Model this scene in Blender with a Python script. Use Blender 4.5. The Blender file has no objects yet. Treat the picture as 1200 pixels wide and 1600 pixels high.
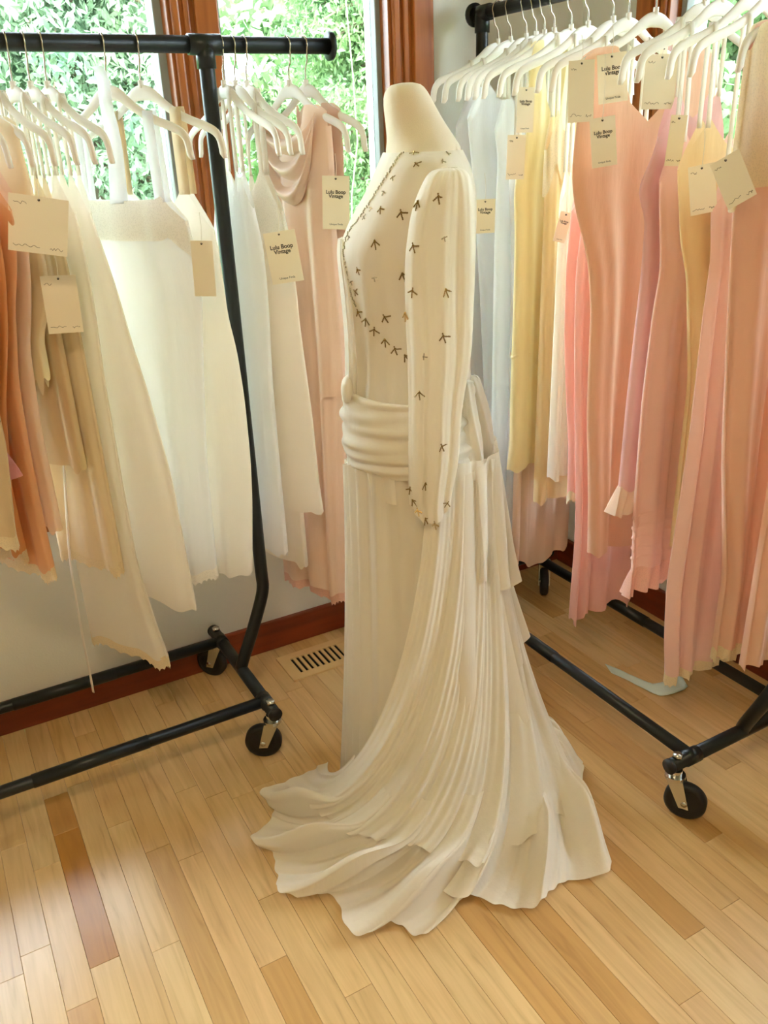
import bpy, math, random
import numpy as np
from mathutils import Vector, Matrix
from mathutils.bvhtree import BVHTree
random.seed(7); rng = np.random.default_rng(7)
SC = bpy.context.scene; COL = SC.collection
PI = math.pi

# ------------------------------------------------------------------ camera
FPX, PITCH, ROLL, YAW, CH = 1327.43, 0.410629, -0.0416573, 0.494085, 1.45
FW = np.array([math.sin(YAW)*math.cos(PITCH), math.cos(YAW)*math.cos(PITCH), -math.sin(PITCH)])
R0 = np.array([math.cos(YAW), -math.sin(YAW), 0.0]); U0 = np.cross(R0, FW)
RT = R0*math.cos(ROLL) + U0*math.sin(ROLL); UP = -R0*math.sin(ROLL) + U0*math.cos(ROLL)
CAM = np.array([0, 0, CH])
cd = bpy.data.cameras.new('camera'); cam = bpy.data.objects.new('camera', cd); COL.objects.link(cam)
cd.sensor_fit = 'VERTICAL'; cd.sensor_height = 24.0; cd.lens = FPX/1600*24.0; cd.clip_start = 0.02
m = Matrix([[RT[i], UP[i], -FW[i], CAM[i]] for i in range(3)] + [[0, 0, 0, 1]])
cam.matrix_world = m; SC.camera = cam

def ray(x, y): return FW + RT*(x-600)/FPX - UP*(y-800)/FPX
def on_axis(x, y, ax, v): d = ray(x, y); return CAM + d*(v-CAM[ax])/d[ax]
def on_floor(x, y, z=0.0): return on_axis(x, y, 2, z)
def on_plane(x, y, P, N): d = ray(x, y); return CAM + d*(np.dot(np.asarray(P)-CAM, N)/np.dot(d, N))
def to_px(p):
    d = np.asarray(p, float)-CAM; w = d@FW
    return 600+FPX*(d@RT)/w, 800-FPX*(d@UP)/w

# ------------------------------------------------------------------ light and exposure
SC.view_settings.view_transform = 'Standard'; SC.view_settings.look = 'None'
SC.view_settings.gamma = 1.0; SC.view_settings.use_curve_mapping = False
SC.view_settings.exposure = 0.88
w = bpy.data.worlds.new('overcast_sky'); SC.world = w; w.use_nodes = True
bg = w.node_tree.nodes['Background']; bg.inputs[0].default_value = (0.78, 0.88, 1.0, 1); bg.inputs[1].default_value = 13.0
sd = bpy.data.lights.new('sun', 'SUN'); sd.energy = 6.0; sd.angle = math.radians(8); sd.color = (1, 0.95, 0.85)
so = bpy.data.objects.new('sun_offscreen', sd); COL.objects.link(so); so.rotation_euler = (math.radians(48), 0, math.radians(-28))

# ------------------------------------------------------------------ materials
MATS = {}
def lin(c):
    return tuple((v/255/12.92 if v/255 <= .04045 else ((v/255+.055)/1.055)**2.4) for v in c)
def newmat(name):
    mt = bpy.data.materials.new(name); mt.use_nodes = True; nt = mt.node_tree
    b = nt.nodes['Principled BSDF']; MATS[name] = mt; return mt, nt, b
def plain(name, c, rough=.6, metal=0.0, bump=0.0, bscale=60, var=0.0):
    mt, nt, b = newmat(name); L = nt.links
    b.inputs['Base Color'].default_value = (*lin(c), 1); b.inputs['Roughness'].default_value = rough; b.inputs['Metallic'].default_value = metal
    if bump or var:
        tc = nt.nodes.new('ShaderNodeTexCoord'); nz = nt.nodes.new('ShaderNodeTexNoise'); nz.inputs['Scale'].default_value = bscale
        nz.inputs['Detail'].default_value = 4; L.new(tc.outputs['Object'], nz.inputs['Vector'])
        if bump:
            bp = nt.nodes.new('ShaderNodeBump'); bp.inputs['Strength'].default_value = bump; bp.inputs['Distance'].default_value = .01
            L.new(nz.outputs['Fac'], bp.inputs['Height']); L.new(bp.outputs[0], b.inputs['Normal'])
        if var:
            mr = nt.nodes.new('ShaderNodeMapRange'); mr.inputs['To Min'].default_value = 1-var; mr.inputs['To Max'].default_value = 1+var
            L.new(nz.outputs['Fac'], mr.inputs['Value']); mx = nt.nodes.new('ShaderNodeVectorMath'); mx.operation = 'SCALE'
            mx.inputs[0].default_value = lin(c); L.new(mr.outputs[0], mx.inputs['Scale']); L.new(mx.outputs[0], b.inputs['Base Color'])
    return mt
def fabric(name, c, alpha=1.0, trans=.35, rough=.8, weave=900):
    mt, nt, b = newmat(name); L = nt.links; out = nt.nodes['Material Output']
    b.inputs['Base Color'].default_value = (*lin(c), 1); b.inputs['Roughness'].default_value = rough
    b.inputs['Sheen Weight'].default_value = .15
    tc = nt.nodes.new('ShaderNodeTexCoord'); nz = nt.nodes.new('ShaderNodeTexNoise'); nz.inputs['Scale'].default_value = 38; nz.inputs['Detail'].default_value = 5
    mp = nt.nodes.new('ShaderNodeMapping'); mp.inputs['Scale'].default_value = (1, 1, .22)
    L.new(tc.outputs['Object'], mp.inputs['Vector']); L.new(mp.outputs[0], nz.inputs['Vector'])
    bp = nt.nodes.new('ShaderNodeBump'); bp.inputs['Strength'].default_value = .35; bp.inputs['Distance'].default_value = .006
    L.new(nz.outputs['Fac'], bp.inputs['Height']); L.new(bp.outputs[0], b.inputs['Normal'])
    tr = nt.nodes.new('ShaderNodeBsdfTranslucent'); tr.inputs[0].default_value = (*lin(c), 1); L.new(bp.outputs[0], tr.inputs['Normal'])
    mx = nt.nodes.new('ShaderNodeMixShader'); mx.inputs[0].default_value = trans; L.new(b.outputs[0], mx.inputs[1]); L.new(tr.outputs[0], mx.inputs[2])
    last = mx
    if alpha < 1:
        tp = nt.nodes.new('ShaderNodeBsdfTransparent'); m2 = nt.nodes.new('ShaderNodeMixShader'); m2.inputs[0].default_value = alpha
        L.new(tp.outputs[0], m2.inputs[1]); L.new(mx.outputs[0], m2.inputs[2]); last = m2
    L.new(last.outputs[0], out.inputs['Surface']); return mt
def lace(name, c):
    mt = fabric(name, c, .85, .3); nt = mt.node_tree; L = nt.links
    tc = nt.nodes.new('ShaderNodeTexCoord'); v = nt.nodes.new('ShaderNodeTexVoronoi'); v.inputs['Scale'].default_value = 300
    L.new(tc.outputs['Object'], v.inputs['Vector']); mr = nt.nodes.new('ShaderNodeMapRange')
    mr.inputs['From Min'].default_value = .15; mr.inputs['From Max'].default_value = .5; mr.inputs['To Min'].default_value = .9; mr.inputs['To Max'].default_value = 1.0
    L.new(v.outputs['Distance'], mr.inputs['Value'])
    for n in nt.nodes:
        if n.type == 'MIX_SHADER' and n.inputs[0].default_value > .8: L.new(mr.outputs[0], n.inputs[0])
    return mt
def wood(name, c1, c2, axis=2, rough=.35, scale=14):
    mt, nt, b = newmat(name); L = nt.links
    tc = nt.nodes.new('ShaderNodeTexCoord'); mp = nt.nodes.new('ShaderNodeMapping'); s = [scale]*3; s[axis] = scale*.08
    mp.inputs['Scale'].default_value = s; nz = nt.nodes.new('ShaderNodeTexNoise'); nz.inputs['Scale'].default_value = 3; nz.inputs['Detail'].default_value = 6
    L.new(tc.outputs['Object'], mp.inputs['Vector']); L.new(mp.outputs[0], nz.inputs['Vector'])
    cr = nt.nodes.new('ShaderNodeValToRGB'); cr.color_ramp.elements[0].position = .3; cr.color_ramp.elements[1].position = .75
    cr.color_ramp.elements[0].color = (*lin(c1), 1); cr.color_ramp.elements[1].color = (*lin(c2), 1)
    L.new(nz.outputs['Fac'], cr.inputs[0]); L.new(cr.outputs[0], b.inputs['Base Color']); b.inputs['Roughness'].default_value = rough
    return mt
def plank_mat():
    mt, nt, b = newmat('maple_plank'); L = nt.links
    tc = nt.nodes.new('ShaderNodeTexCoord'); oi = nt.nodes.new('ShaderNodeObjectInfo')
    off = nt.nodes.new('ShaderNodeVectorMath'); off.operation = 'ADD'
    rs = nt.nodes.new('ShaderNodeMath'); rs.operation = 'MULTIPLY'; rs.inputs[1].default_value = 37
    L.new(oi.outputs['Random'], rs.inputs[0]); L.new(tc.outputs['Object'], off.inputs[0]); L.new(rs.outputs[0], off.inputs[1])
    mp = nt.nodes.new('ShaderNodeMapping'); mp.inputs['Scale'].default_value = (34, 2.2, 34); L.new(off.outputs[0], mp.inputs['Vector'])
    nz = nt.nodes.new('ShaderNodeTexNoise'); nz.inputs['Scale'].default_value = 1.6; nz.inputs['Detail'].default_value = 7; nz.inputs['Distortion'].default_value = 1.1
    L.new(mp.outputs[0], nz.inputs['Vector'])
    cr = nt.nodes.new('ShaderNodeValToRGB'); e = cr.color_ramp.elements
    e[0].position = .25; e[0].color = (.62, .55, .47, 1); e[1].position = .62; e[1].color = (1, 1, 1, 1)
    n = e.new(.40); n.color = (.86, .83, .79, 1)
    L.new(nz.outputs['Fac'], cr.inputs[0])
    mx = nt.nodes.new('ShaderNodeMix'); mx.data_type = 'RGBA'; mx.blend_type = 'MULTIPLY'; mx.inputs['Factor'].default_value = .8
    L.new(oi.outputs['Color'], mx.inputs['A']); L.new(cr.outputs[0], mx.inputs['B']); L.new(mx.outputs['Result'], b.inputs['Base Color'])
    b.inputs['Roughness'].default_value = .32; b.inputs['Coat Weight'].default_value = .25; b.inputs['Coat Roughness'].default_value = .22
    return mt
def glass_mat():
    mt, nt, b = newmat('window_glass'); L = nt.links; nt.nodes.remove(b); out = nt.nodes['Material Output']
    t = nt.nodes.new('ShaderNodeBsdfTransparent'); g = nt.nodes.new('ShaderNodeBsdfGlossy'); g.inputs['Roughness'].default_value = .02
    f = nt.nodes.new('ShaderNodeFresnel'); f.inputs[0].default_value = 1.35; x = nt.nodes.new('ShaderNodeMixShader')
    t.inputs[0].default_value = (.97, .99, .98, 1)
    L.new(f.outputs[0], x.inputs[0]); L.new(t.outputs[0], x.inputs[1]); L.new(g.outputs[0], x.inputs[2]); L.new(x.outputs[0], out.inputs['Surface'])
    return mt
def leaf_mat(name, c, c2):
    mt, nt, b = newmat(name); L = nt.links; out = nt.nodes['Material Output']
    tc = nt.nodes.new('ShaderNodeTexCoord'); nz = nt.nodes.new('ShaderNodeTexNoise'); nz.inputs['Scale'].default_value = 2.3; nz.inputs['Detail'].default_value = 8
    L.new(tc.outputs['Object'], nz.inputs['Vector']); cr = nt.nodes.new('ShaderNodeValToRGB')
    cr.color_ramp.elements[0].position = .35; cr.color_ramp.elements[1].position = .65
    cr.color_ramp.elements[0].color = (*lin(c), 1); cr.color_ramp.elements[1].color = (*lin(c2), 1); L.new(nz.outputs['Fac'], cr.inputs[0])
    L.new(cr.outputs[0], b.inputs['Base Color']); b.inputs['Roughness'].default_value = .5
    tr = nt.nodes.new('ShaderNodeBsdfTranslucent'); L.new(cr.outputs[0], tr.inputs[0])
    mx = nt.nodes.new('ShaderNodeMixShader'); mx.inputs[0].default_value = .45; L.new(b.outputs[0], mx.inputs[1]); L.new(tr.outputs[0], mx.inputs[2]); L.new(mx.outputs[0], out.inputs['Surface'])
    return mt

plain('wall_paint', (232, 230, 220), .7, bump=.05, bscale=180)
plain('ceiling_paint', (240, 238, 230), .8)
wood('cedar_trim', (150, 82, 34), (190, 112, 52)); wood('cedar_trim_x', (112, 44, 20), (142, 62, 28), 0); wood('cedar_trim_y', (112, 44, 20), (142, 62, 28), 1)
plain('grey_vinyl', (150, 155, 152), .5)
plain('black_pipe', (30, 34, 36), .38, .3, bump=.04, bscale=300); plain('black_rubber', (22, 22, 23), .55); plain('zinc', (205, 205, 200), .25, 1.0)
plain('hanger_velvet', (246, 242, 236), .75, bump=.05, bscale=500); plain('hanger_wire', (190, 180, 165), .25, 1.0)
plain('form_linen', (238, 222, 196), .85, bump=.12, bscale=700, var=.04)
plain('card_white', (247, 236, 212), .8); plain('ink', (45, 38, 30), .7); plain('ink_pencil', (120, 100, 72), .8)
plain('string', (240, 232, 215), .8); plain('bead_bronze', (150, 124, 72), .3, .8); plain('bead_crystal', (220, 210, 190), .12, .6)
plain('bead_red', (92, 40, 28), .3, .2); plain('vent_wood', (222, 188, 132), .45, var=.06, bscale=30); plain('vent_dark', (14, 9, 6), .9); plain('subfloor', (120, 85, 50), .8)
plain('bark', (120, 104, 84), .9, bump=.5, bscale=20); plain('twig', (150, 132, 116), .7); plain('lamp_glass', (255, 250, 240), .4); plain('grass', (110, 150, 70), .9, var=.3, bscale=3)
plank_mat(); glass_mat()
leaf_mat('leaf_conifer', (86, 116, 92), (158, 180, 144)); leaf_mat('leaf_bright', (88, 126, 82), (152, 178, 122)); leaf_mat('leaf_rhododendron', (56, 98, 64), (112, 150, 96))
FAB = dict(gown=((251, 243, 227), .96, .3), gown_sheer=((251, 243, 227), .82, .35), gown_white=((251, 243, 227), .97, .3),
  white=((252, 252, 252), .93, .6), sheer_white=((250, 250, 252), .78, .6), ivory=((252, 246, 234), .96, .5), cream=((245, 228, 196), 1, .35), oat=((232, 208, 168), 1, .3),
  yellow=((248, 232, 186), 1, .4), butter=((244, 218, 168), 1, .35), palepeach=((248, 222, 198), .97, .4), peach=((246, 208, 184), 1, .35), satin_peach=((254, 224, 202), 1, .25),
  tanpeach=((236, 192, 160), 1, .3), coral=((252, 200, 186), 1, .4), salmon=((250, 205, 192), .95, .4), mauve=((240, 198, 194), 1, .35), pinkpeach=((250, 212, 196), 1, .35),
  blush=((250, 216, 202), .97, .35), bigpeach=((244, 204, 180), 1, .3), orange=((232, 165, 105), 1, .3), apricot=((243, 192, 146), 1, .35), rose=((226, 150, 140), 1, .3),
  taupe=((222, 188, 166), 1, .3), lacecream=((236, 220, 178), .9, .35), mint=((236, 250, 244), 1, .3), strap=((252, 246, 236), .95, .4))
for k, (c, a, t) in FAB.items(): fabric(k, c, a, t, rough=.38 if k in ('satin_peach', 'mint', 'yellow') else .8)
lace('lace_cream', (244, 226, 190)); lace('lace_white', (252, 248, 240)); lace('lace_pink', (246, 200, 180))

# ------------------------------------------------------------------ mesh helpers
def link(name, me, mat, parent=None):
    o = bpy.data.objects.new(name, me); COL.objects.link(o)
    if mat: me.materials.append(MATS[mat]) if len(me.materials) == 0 else None
    if parent: o.parent = parent
    return o
def mesh(name, V, Fc, mat, parent=None, smooth=True):
    me = bpy.data.meshes.new(name); me.from_pydata([tuple(v) for v in V], [], Fc); me.update()
    if smooth: me.polygons.foreach_set('use_smooth', [True]*len(me.polygons))
    return link(name, me, mat, parent)
def tag(o, label=None, cat=None, group=None, kind=None):
    if label: o['label'] = label
    if cat: o['category'] = cat
    if group: o['group'] = group
    if kind: o['kind'] = kind
    return o
def empty(name, label=None, cat=None, group=None, kind=None):
    o = bpy.data.objects.new(name, None); COL.objects.link(o); o.empty_display_size = .05
    return tag(o, label, cat, group, kind)
def grid_faces(nr, nc, closed=False, base=0):
    F = []
    for i in range(nr-1):
        for j in range(nc if closed else nc-1):
            k = (j+1) % nc; F.append((base+i*nc+j, base+i*nc+k, base+(i+1)*nc+k, base+(i+1)*nc+j))
    return F
def grid(name, P, mat, parent=None, closed=False, thick=0, caps=False):
    P = np.asarray(P); nr, nc = P.shape[:2]; F = grid_faces(nr, nc, closed)
    if caps: F += [tuple(range(nc))[::-1], tuple((nr-1)*nc+j for j in range(nc))]
    o = mesh(name, P.reshape(-1, 3), F, mat, parent)
    if thick:
        md = o.modifiers.new('thickness', 'SOLIDIFY'); md.thickness = thick; md.offset = 0
    return o
def box_vf(x0, x1, y0, y1, z0, z1, bev=0.0):
    V = [(x, y, z) for z in (z0, z1) for y in (y0, y1) for x in (x0, x1)]
    return V, [(0, 2, 3, 1), (4, 5, 7, 6), (0, 1, 5, 4), (2, 6, 7, 3), (0, 4, 6, 2), (1, 3, 7, 5)]
def box(name, x0, x1, y0, y1, z0, z1, mat, parent=None, bevel=0):
    V, F = box_vf(x0, x1, y0, y1, z0, z1); o = mesh(name, V, F, mat, parent, smooth=False)
    if bevel:
        md = o.modifiers.new('bevel', 'BEVEL'); md.width = bevel; md.segments = 2
    return o
def frames(path):
    path = np.asarray(path, float); T = np.gradient(path, axis=0); T /= np.linalg.norm(T, axis=1)[:, None]
    a = np.array([0, 0, 1.0]) if abs(T[0][2]) < .9 else np.array([1.0, 0, 0])
    n = np.cross(T[0], a); n /= np.linalg.norm(n); out = []
    for t in T:
        n = n - t*(n@t); n /= np.linalg.norm(n); out.append((n, np.cross(t, n)))
    return path, out
def tube_vf(path, rad, seg=12):
    path, fr = frames(path); rad = np.broadcast_to(rad, (len(path),)); V = []
    for p, (n, b), r in zip(path, fr, rad):
        for k in range(seg):
            a = 2*PI*k/seg; V.append(p + r*(n*math.cos(a) + b*math.sin(a)))
    F = grid_faces(len(path), seg, True); nr = len(path)
    F += [tuple(range(seg))[::-1], tuple((nr-1)*seg+j for j in range(seg))]
    return V, F
def tube(name, path, rad, mat, parent=None, seg=12): V, F = tube_vf(path, rad, seg); return mesh(name, V, F, mat, parent)
def join_vf(parts):
    V, F = [], []
    for v, f in parts:
        b = len(V); V += list(v); F += [tuple(i+b for i in q) for q in f]
    return V, F
def smooth_path(pts, n):
    pts = np.asarray(pts, float); s = np.r_[0, np.cumsum(np.linalg.norm(np.diff(pts, axis=0), axis=1))]
    t = np.linspace(0, s[-1], n); ext = np.vstack([2*pts[0]-pts[1], pts, 2*pts[-1]-pts[-2]]); out = []
    for q in t:
        i = min(max(np.searchsorted(s, q)-1, 0), len(pts)-2); u = (q-s[i])/max(s[i+1]-s[i], 1e-9)
        p0, p1, p2, p3 = ext[i:i+4]
        out.append(.5*((2*p1)+(-p0+p2)*u+(2*p0-5*p1+4*p2-p3)*u*u+(-p0+3*p1-3*p2+p3)*u**3))
    return np.array(out)

# ------------------------------------------------------------------ room shell
WY, WX = 2.2, 1.913      # window wall, right wall
XL, YF, HC = -2.3, -2.0, 2.45
floor = box('floor', XL, WX, YF, WY, -.06, -.021, 'subfloor'); tag(floor, kind='structure')
def wall_with_hole(name, axis, pos, th, a0, a1, h0, h1, z0, z1):
    parts = []
    def seg(p, q, r, s):
        if axis == 1: parts.append(box_vf(p, q, pos, pos+th, r, s))
        else: parts.append(box_vf(pos, pos+th, p, q, r, s))
    seg(a0, h0, 0, HC); seg(h1, a1, 0, HC); seg(h0, h1, 0, z0); seg(h0, h1, z1, HC)
    V, F = join_vf(parts); o = mesh(name, V, F, 'wall_paint', smooth=False); return tag(o, kind='structure')
wall_with_hole('wall_window_side', 1, WY, .14, XL, WX+.14, -.55, 1.262, .60, 2.06)
wall_with_hole('wall_right', 0, WX, .14, YF, WY, .45, 1.86, .60, 2.06)
tag(box('wall_left', XL-.14, XL, YF, WY, 0, HC, 'wall_paint'), kind='structure')
tag(box('wall_behind', XL-.14, WX+.14, YF-.14, YF, 0, HC, 'wall_paint'), kind='structure')
tag(box('ceiling', XL-.14, WX+.14, YF-.14, WY+.14, HC, HC+.12, 'ceiling_paint'), kind='structure')
tag(box('baseboard_window_side', XL, WX, WY-.018, WY, 0, .098, 'cedar_trim_x', bevel=.004), kind='structure')
tag(box('baseboard_right', WX-.018, WX, YF, WY-.018, 0, .098, 'cedar_trim_y', bevel=.004), kind='structure')
def window(name, place, panes, casing, z0, z1):
    """place(a,d,z): a along the wall, d depth (0 = inner wall face, + outwards)"""
    root = empty(name, kind='structure')
    def bx(n, a0, a1, d0, d1, zz0, zz1, mat, par=root, bev=.003):
        P = [place(a, d, z) for z in (zz0, zz1) for d in (d0, d1) for a in (a0, a1)]
        o = mesh(n, P, box_vf(0, 1, 0, 1, 0, 1)[1], mat, par, smooth=False)
        if bev: md = o.modifiers.new('bevel', 'BEVEL'); md.width = bev; md.segments = 2
        return o
    A0, A1 = panes[0][0], panes[-1][1]
    for a0, a1 in panes:
        s = .026
        fr = bx('window_frame', a0, a0+s, .03, .09, z0, z1, 'grey_vinyl')
        for q in ((a1-s, a1, z0, z1), (a0+s, a1-s, z0, z0+s), (a0+s, a1-s, z1-s, z1)): bx('frame_bar', q[0], q[1], .03, .09, q[2], q[3], 'grey_vinyl', fr)
        bx('glass_pane', a0+s, a1-s, .055, .061, z0+s, z1-s, 'window_glass', fr, 0)
    for (c0, c1) in casing:                                   # vertical casings built from stepped boards
        c = bx('casing', c0, c1, -.014, .035, z0-.05, z1+.07, 'cedar_trim')
        ww = c1-c0
        bx('casing_bead', c0+.06*ww, c0+.22*ww, -.026, -.012, z0-.05, z1+.07, 'cedar_trim', c, .005)
        bx('casing_bead', c0+.30*ww, c0+.42*ww, -.022, -.012, z0-.05, z1+.07, 'cedar_trim', c, .004)
        bx('casing_board', c0+.5*ww, c1-.04*ww, -.03, -.012, z0-.05, z1+.07, 'cedar_trim', c, .004)
    bx('window_sill', A0-.06, A1+.06, -.05, .06, z0-.03, z0, 'cedar_trim'); bx('head_casing', A0-.1, A1+.1, -.025, .03, z1, z1+.09, 'cedar_trim')
    return root
window('window_1', lambda a, d, z: (a, WY+d, z), [(-.55, .675), (.785, 1.262)], [(.668, .792), (1.25, 1.385), (-.67, -.54)], .60, 2.06)
window('window_2', lambda a, d, z: (WX+d, a, z), [(.45, 1.12), (1.2, 1.86)], [(1.10, 1.22), (1.85, 1.96), (.36, .46)], .60, 2.06)

# ------------------------------------------------------------------ floor planks
PW = .057; X0 = .019-PW*14; rows = int((WX-X0)/PW)+1
TONES = [(232, 202, 156), (228, 194, 144), (236, 208, 164), (224, 190, 140), (234, 204, 160), (230, 198, 150), (238, 212, 170), (220, 184, 132), (232, 200, 156), (214, 174, 118)]
forced = {14: [(1.317, 1.72, (190, 136, 62)), (1.72, 1.86, (200, 150, 84))]}
def plank(x, y0, y1, tone):
    V, F = box_vf(x+.0002, min(x+PW-.0002, WX), y0+.0002, y1-.0002, -.02, 0.0)
    o = mesh('plank', V, F, 'maple_plank', floor, smooth=False); md = o.modifiers.new('bevel', 'BEVEL'); md.width = .0006; md.segments = 1
    j = random.uniform(.93, 1.03); o.color = (*[min(1, v*j*k_) for v, k_ in zip(lin(tone), (.9, .81, .64))], 1)
YP0 = .35
for i in range(rows):
    x = X0+i*PW; y = WY; cuts = [WY]
    if i in forced:
        cuts = [WY, 1.86, 1.72, 1.317, .82, YP0]
    else:
        y -= random.uniform(.08, .6)
        while y > YP0+.15: cuts.append(y); y -= random.choice((random.uniform(.3, .5), random.uniform(.5, 1.1)))
        cuts.append(YP0)
    for a, b in zip(cuts[1:], cuts[:-1]):
        t = random.choice(TONES)
        for f in forced.get(i, []):
            if abs(f[0]-a) < .01: t = f[2]
        plank(x, a, b, t)
parts = []
for i in range(-40, rows):
    x = X0+i*PW; y = YP0 if i >= 0 else WY
    if x < XL: continue
    while y > YF:
        n = max(YF, y-random.uniform(.4, 1.1)); parts.append(box_vf(x+.0006, min(x+PW-.0006, WX), n+.0006, y-.0006, -.02, 0)); y = n
V, F = join_vf(parts); o = mesh('plank_field', V, F, 'maple_plank', floor, smooth=False); o.color = (*lin((228, 190, 136)), 1); tag(o, kind='stuff')

# floor vent
vr = empty('floor_vent', 'pale wooden slotted floor vent beside the red baseboard', 'floor vent')
vx0, vx1, vy0, vy1 = .745, 1.06, 1.985, 2.125
P = []
for (a, b, c, d) in ((vx0, vx1, vy0, vy0+.028), (vx0, vx1, vy1-.028, vy1), (vx0, vx0+.035, vy0+.028, vy1-.028), (vx1-.035, vx1, vy0+.028, vy1-.028)): P.append(box_vf(a, b, c, d, .0, .006))
V, F = join_vf(P); mesh('frame', V, F, 'vent_wood', vr, smooth=False)
box('duct_plate', vx0+.03, vx1-.03, vy0+.025, vy1-.025, .0, .0012, 'vent_dark', vr)
xs = np.arange(vx0+.035, vx1-.036, .0185)
for k, x in enumerate(xs):
    ww = .0095 if k != 8 else .0185
    if x+ww <= vx1-.03: box('slat', x+.009, x+.009+ww, vy0+.026, vy1-.026, .0005, .0052, 'vent_wood', vr)

# ------------------------------------------------------------------ ceiling lamp in the middle of the room: the warm light on the room side of the gown
lx, ly = (XL+WX)/2, (YF+WY)/2
l = empty('ceiling_lamp', 'round white ceiling lamp in the middle of the room', 'lamp')
n = 32; prof = [(.19, HC), (.19, HC-.03), (.15, HC-.045), (0.001, HC-.05)]
grid('housing', [[(lx+r*math.cos(2*PI*j/n), ly+r*math.sin(2*PI*j/n), z) for j in range(n)] for r, z in prof], 'lamp_glass', l, closed=True)
ld = bpy.data.lights.new('ceiling_lamp_offscreen', 'AREA'); ld.shape = 'DISK'; ld.size = .36; ld.energy = 11; ld.color = (1, .76, .48)
lo = bpy.data.objects.new('ceiling_lamp_offscreen', ld); COL.objects.link(lo); lo.location = (lx, ly, HC-.056); lo.parent = l

# ------------------------------------------------------------------ garment racks
PR = .0165
def caster(rack, p, turn, brake=False):
    """p: point under the end bar (x,y,z of the bar axis); turn: heading of the wheel"""
    x, y, z = p; wr, wh = .047, .026
    c = empty('caster'); c.parent = rack
    f = np.array([math.cos(turn), math.sin(turn), 0]); s = np.array([-f[1], f[0], 0]); trail = .028
    ax = np.array([x, y, 0])+f*trail+np.array([0, 0, wr])
    prof = [(-wh/2, .012), (-wh/2, wr*.55), (-wh/2*.8, wr*.62), (-wh/2, wr*.72), (-wh/2, wr-.006), (-wh/2+.005, wr), (wh/2-.005, wr), (wh/2, wr-.006), (wh/2, wr*.72), (wh/2*.8, wr*.62), (wh/2, wr*.55), (wh/2, .012)]
    n = 36; grid('wheel', [[ax+s*o+r*(f*math.cos(2*PI*k/n)+np.array([0, 0, math.sin(2*PI*k/n)])) for k in range(n)] for o, r in prof], 'black_rubber', c, closed=True, caps=True)
    V, F = tube_vf([ax-s*.019, ax+s*.019], .0075, 10); mesh('axle', V, F, 'zinc', c)
    top = np.array([x, y, 2*wr+.012]); ps = []
    for sg in (-1, 1):                                        # fork cheeks: tapered plates
        o = s*sg*.0165; a = top+o-f*.016; b = top+o+f*.02; d = ax+o+f*.011-np.array([0, 0, .012]); e = ax+o-f*.011-np.array([0, 0, .012]); t = s*.0022*sg
        V = [a, b, d, e, a+t, b+t, d+t, e+t]; ps.append((V, [(0, 1, 2, 3), (7, 6, 5, 4), (0, 4, 5, 1), (1, 5, 6, 2), (2, 6, 7, 3), (3, 7, 4, 0)]))
    ps.append(tube_vf([top-np.array([0, 0, .003]), top+np.array([0, 0, .006])], .023, 20)); ps.append(tube_vf([top, top+np.array([0, 0, .02])], .015, 16))
    V, F = join_vf(ps); mesh('fork', V, F, 'zinc', c, smooth=False)
    tube('stem', [top+np.array([0, 0, .015]), (x, y, z+PR+.004)], .007, 'zinc', c)
    tube('nut', [(x, y, z+PR-.001), (x, y, z+PR+.009)], .011, 'zinc', c, 6)
    if brake:
        q = ax+s*.02; V, F = tube_vf(smooth_path([q, q+s*.012+f*.01+np.array([0, 0, .012]), q+s*.014-f*.03+np.array([0, 0, .016]), q+s*.014-f*.045+np.array([0, 0, .02])], 10), [.006]*6+[.008]*4, 8); mesh('brake_lever', V, F, 'zinc', c)
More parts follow.
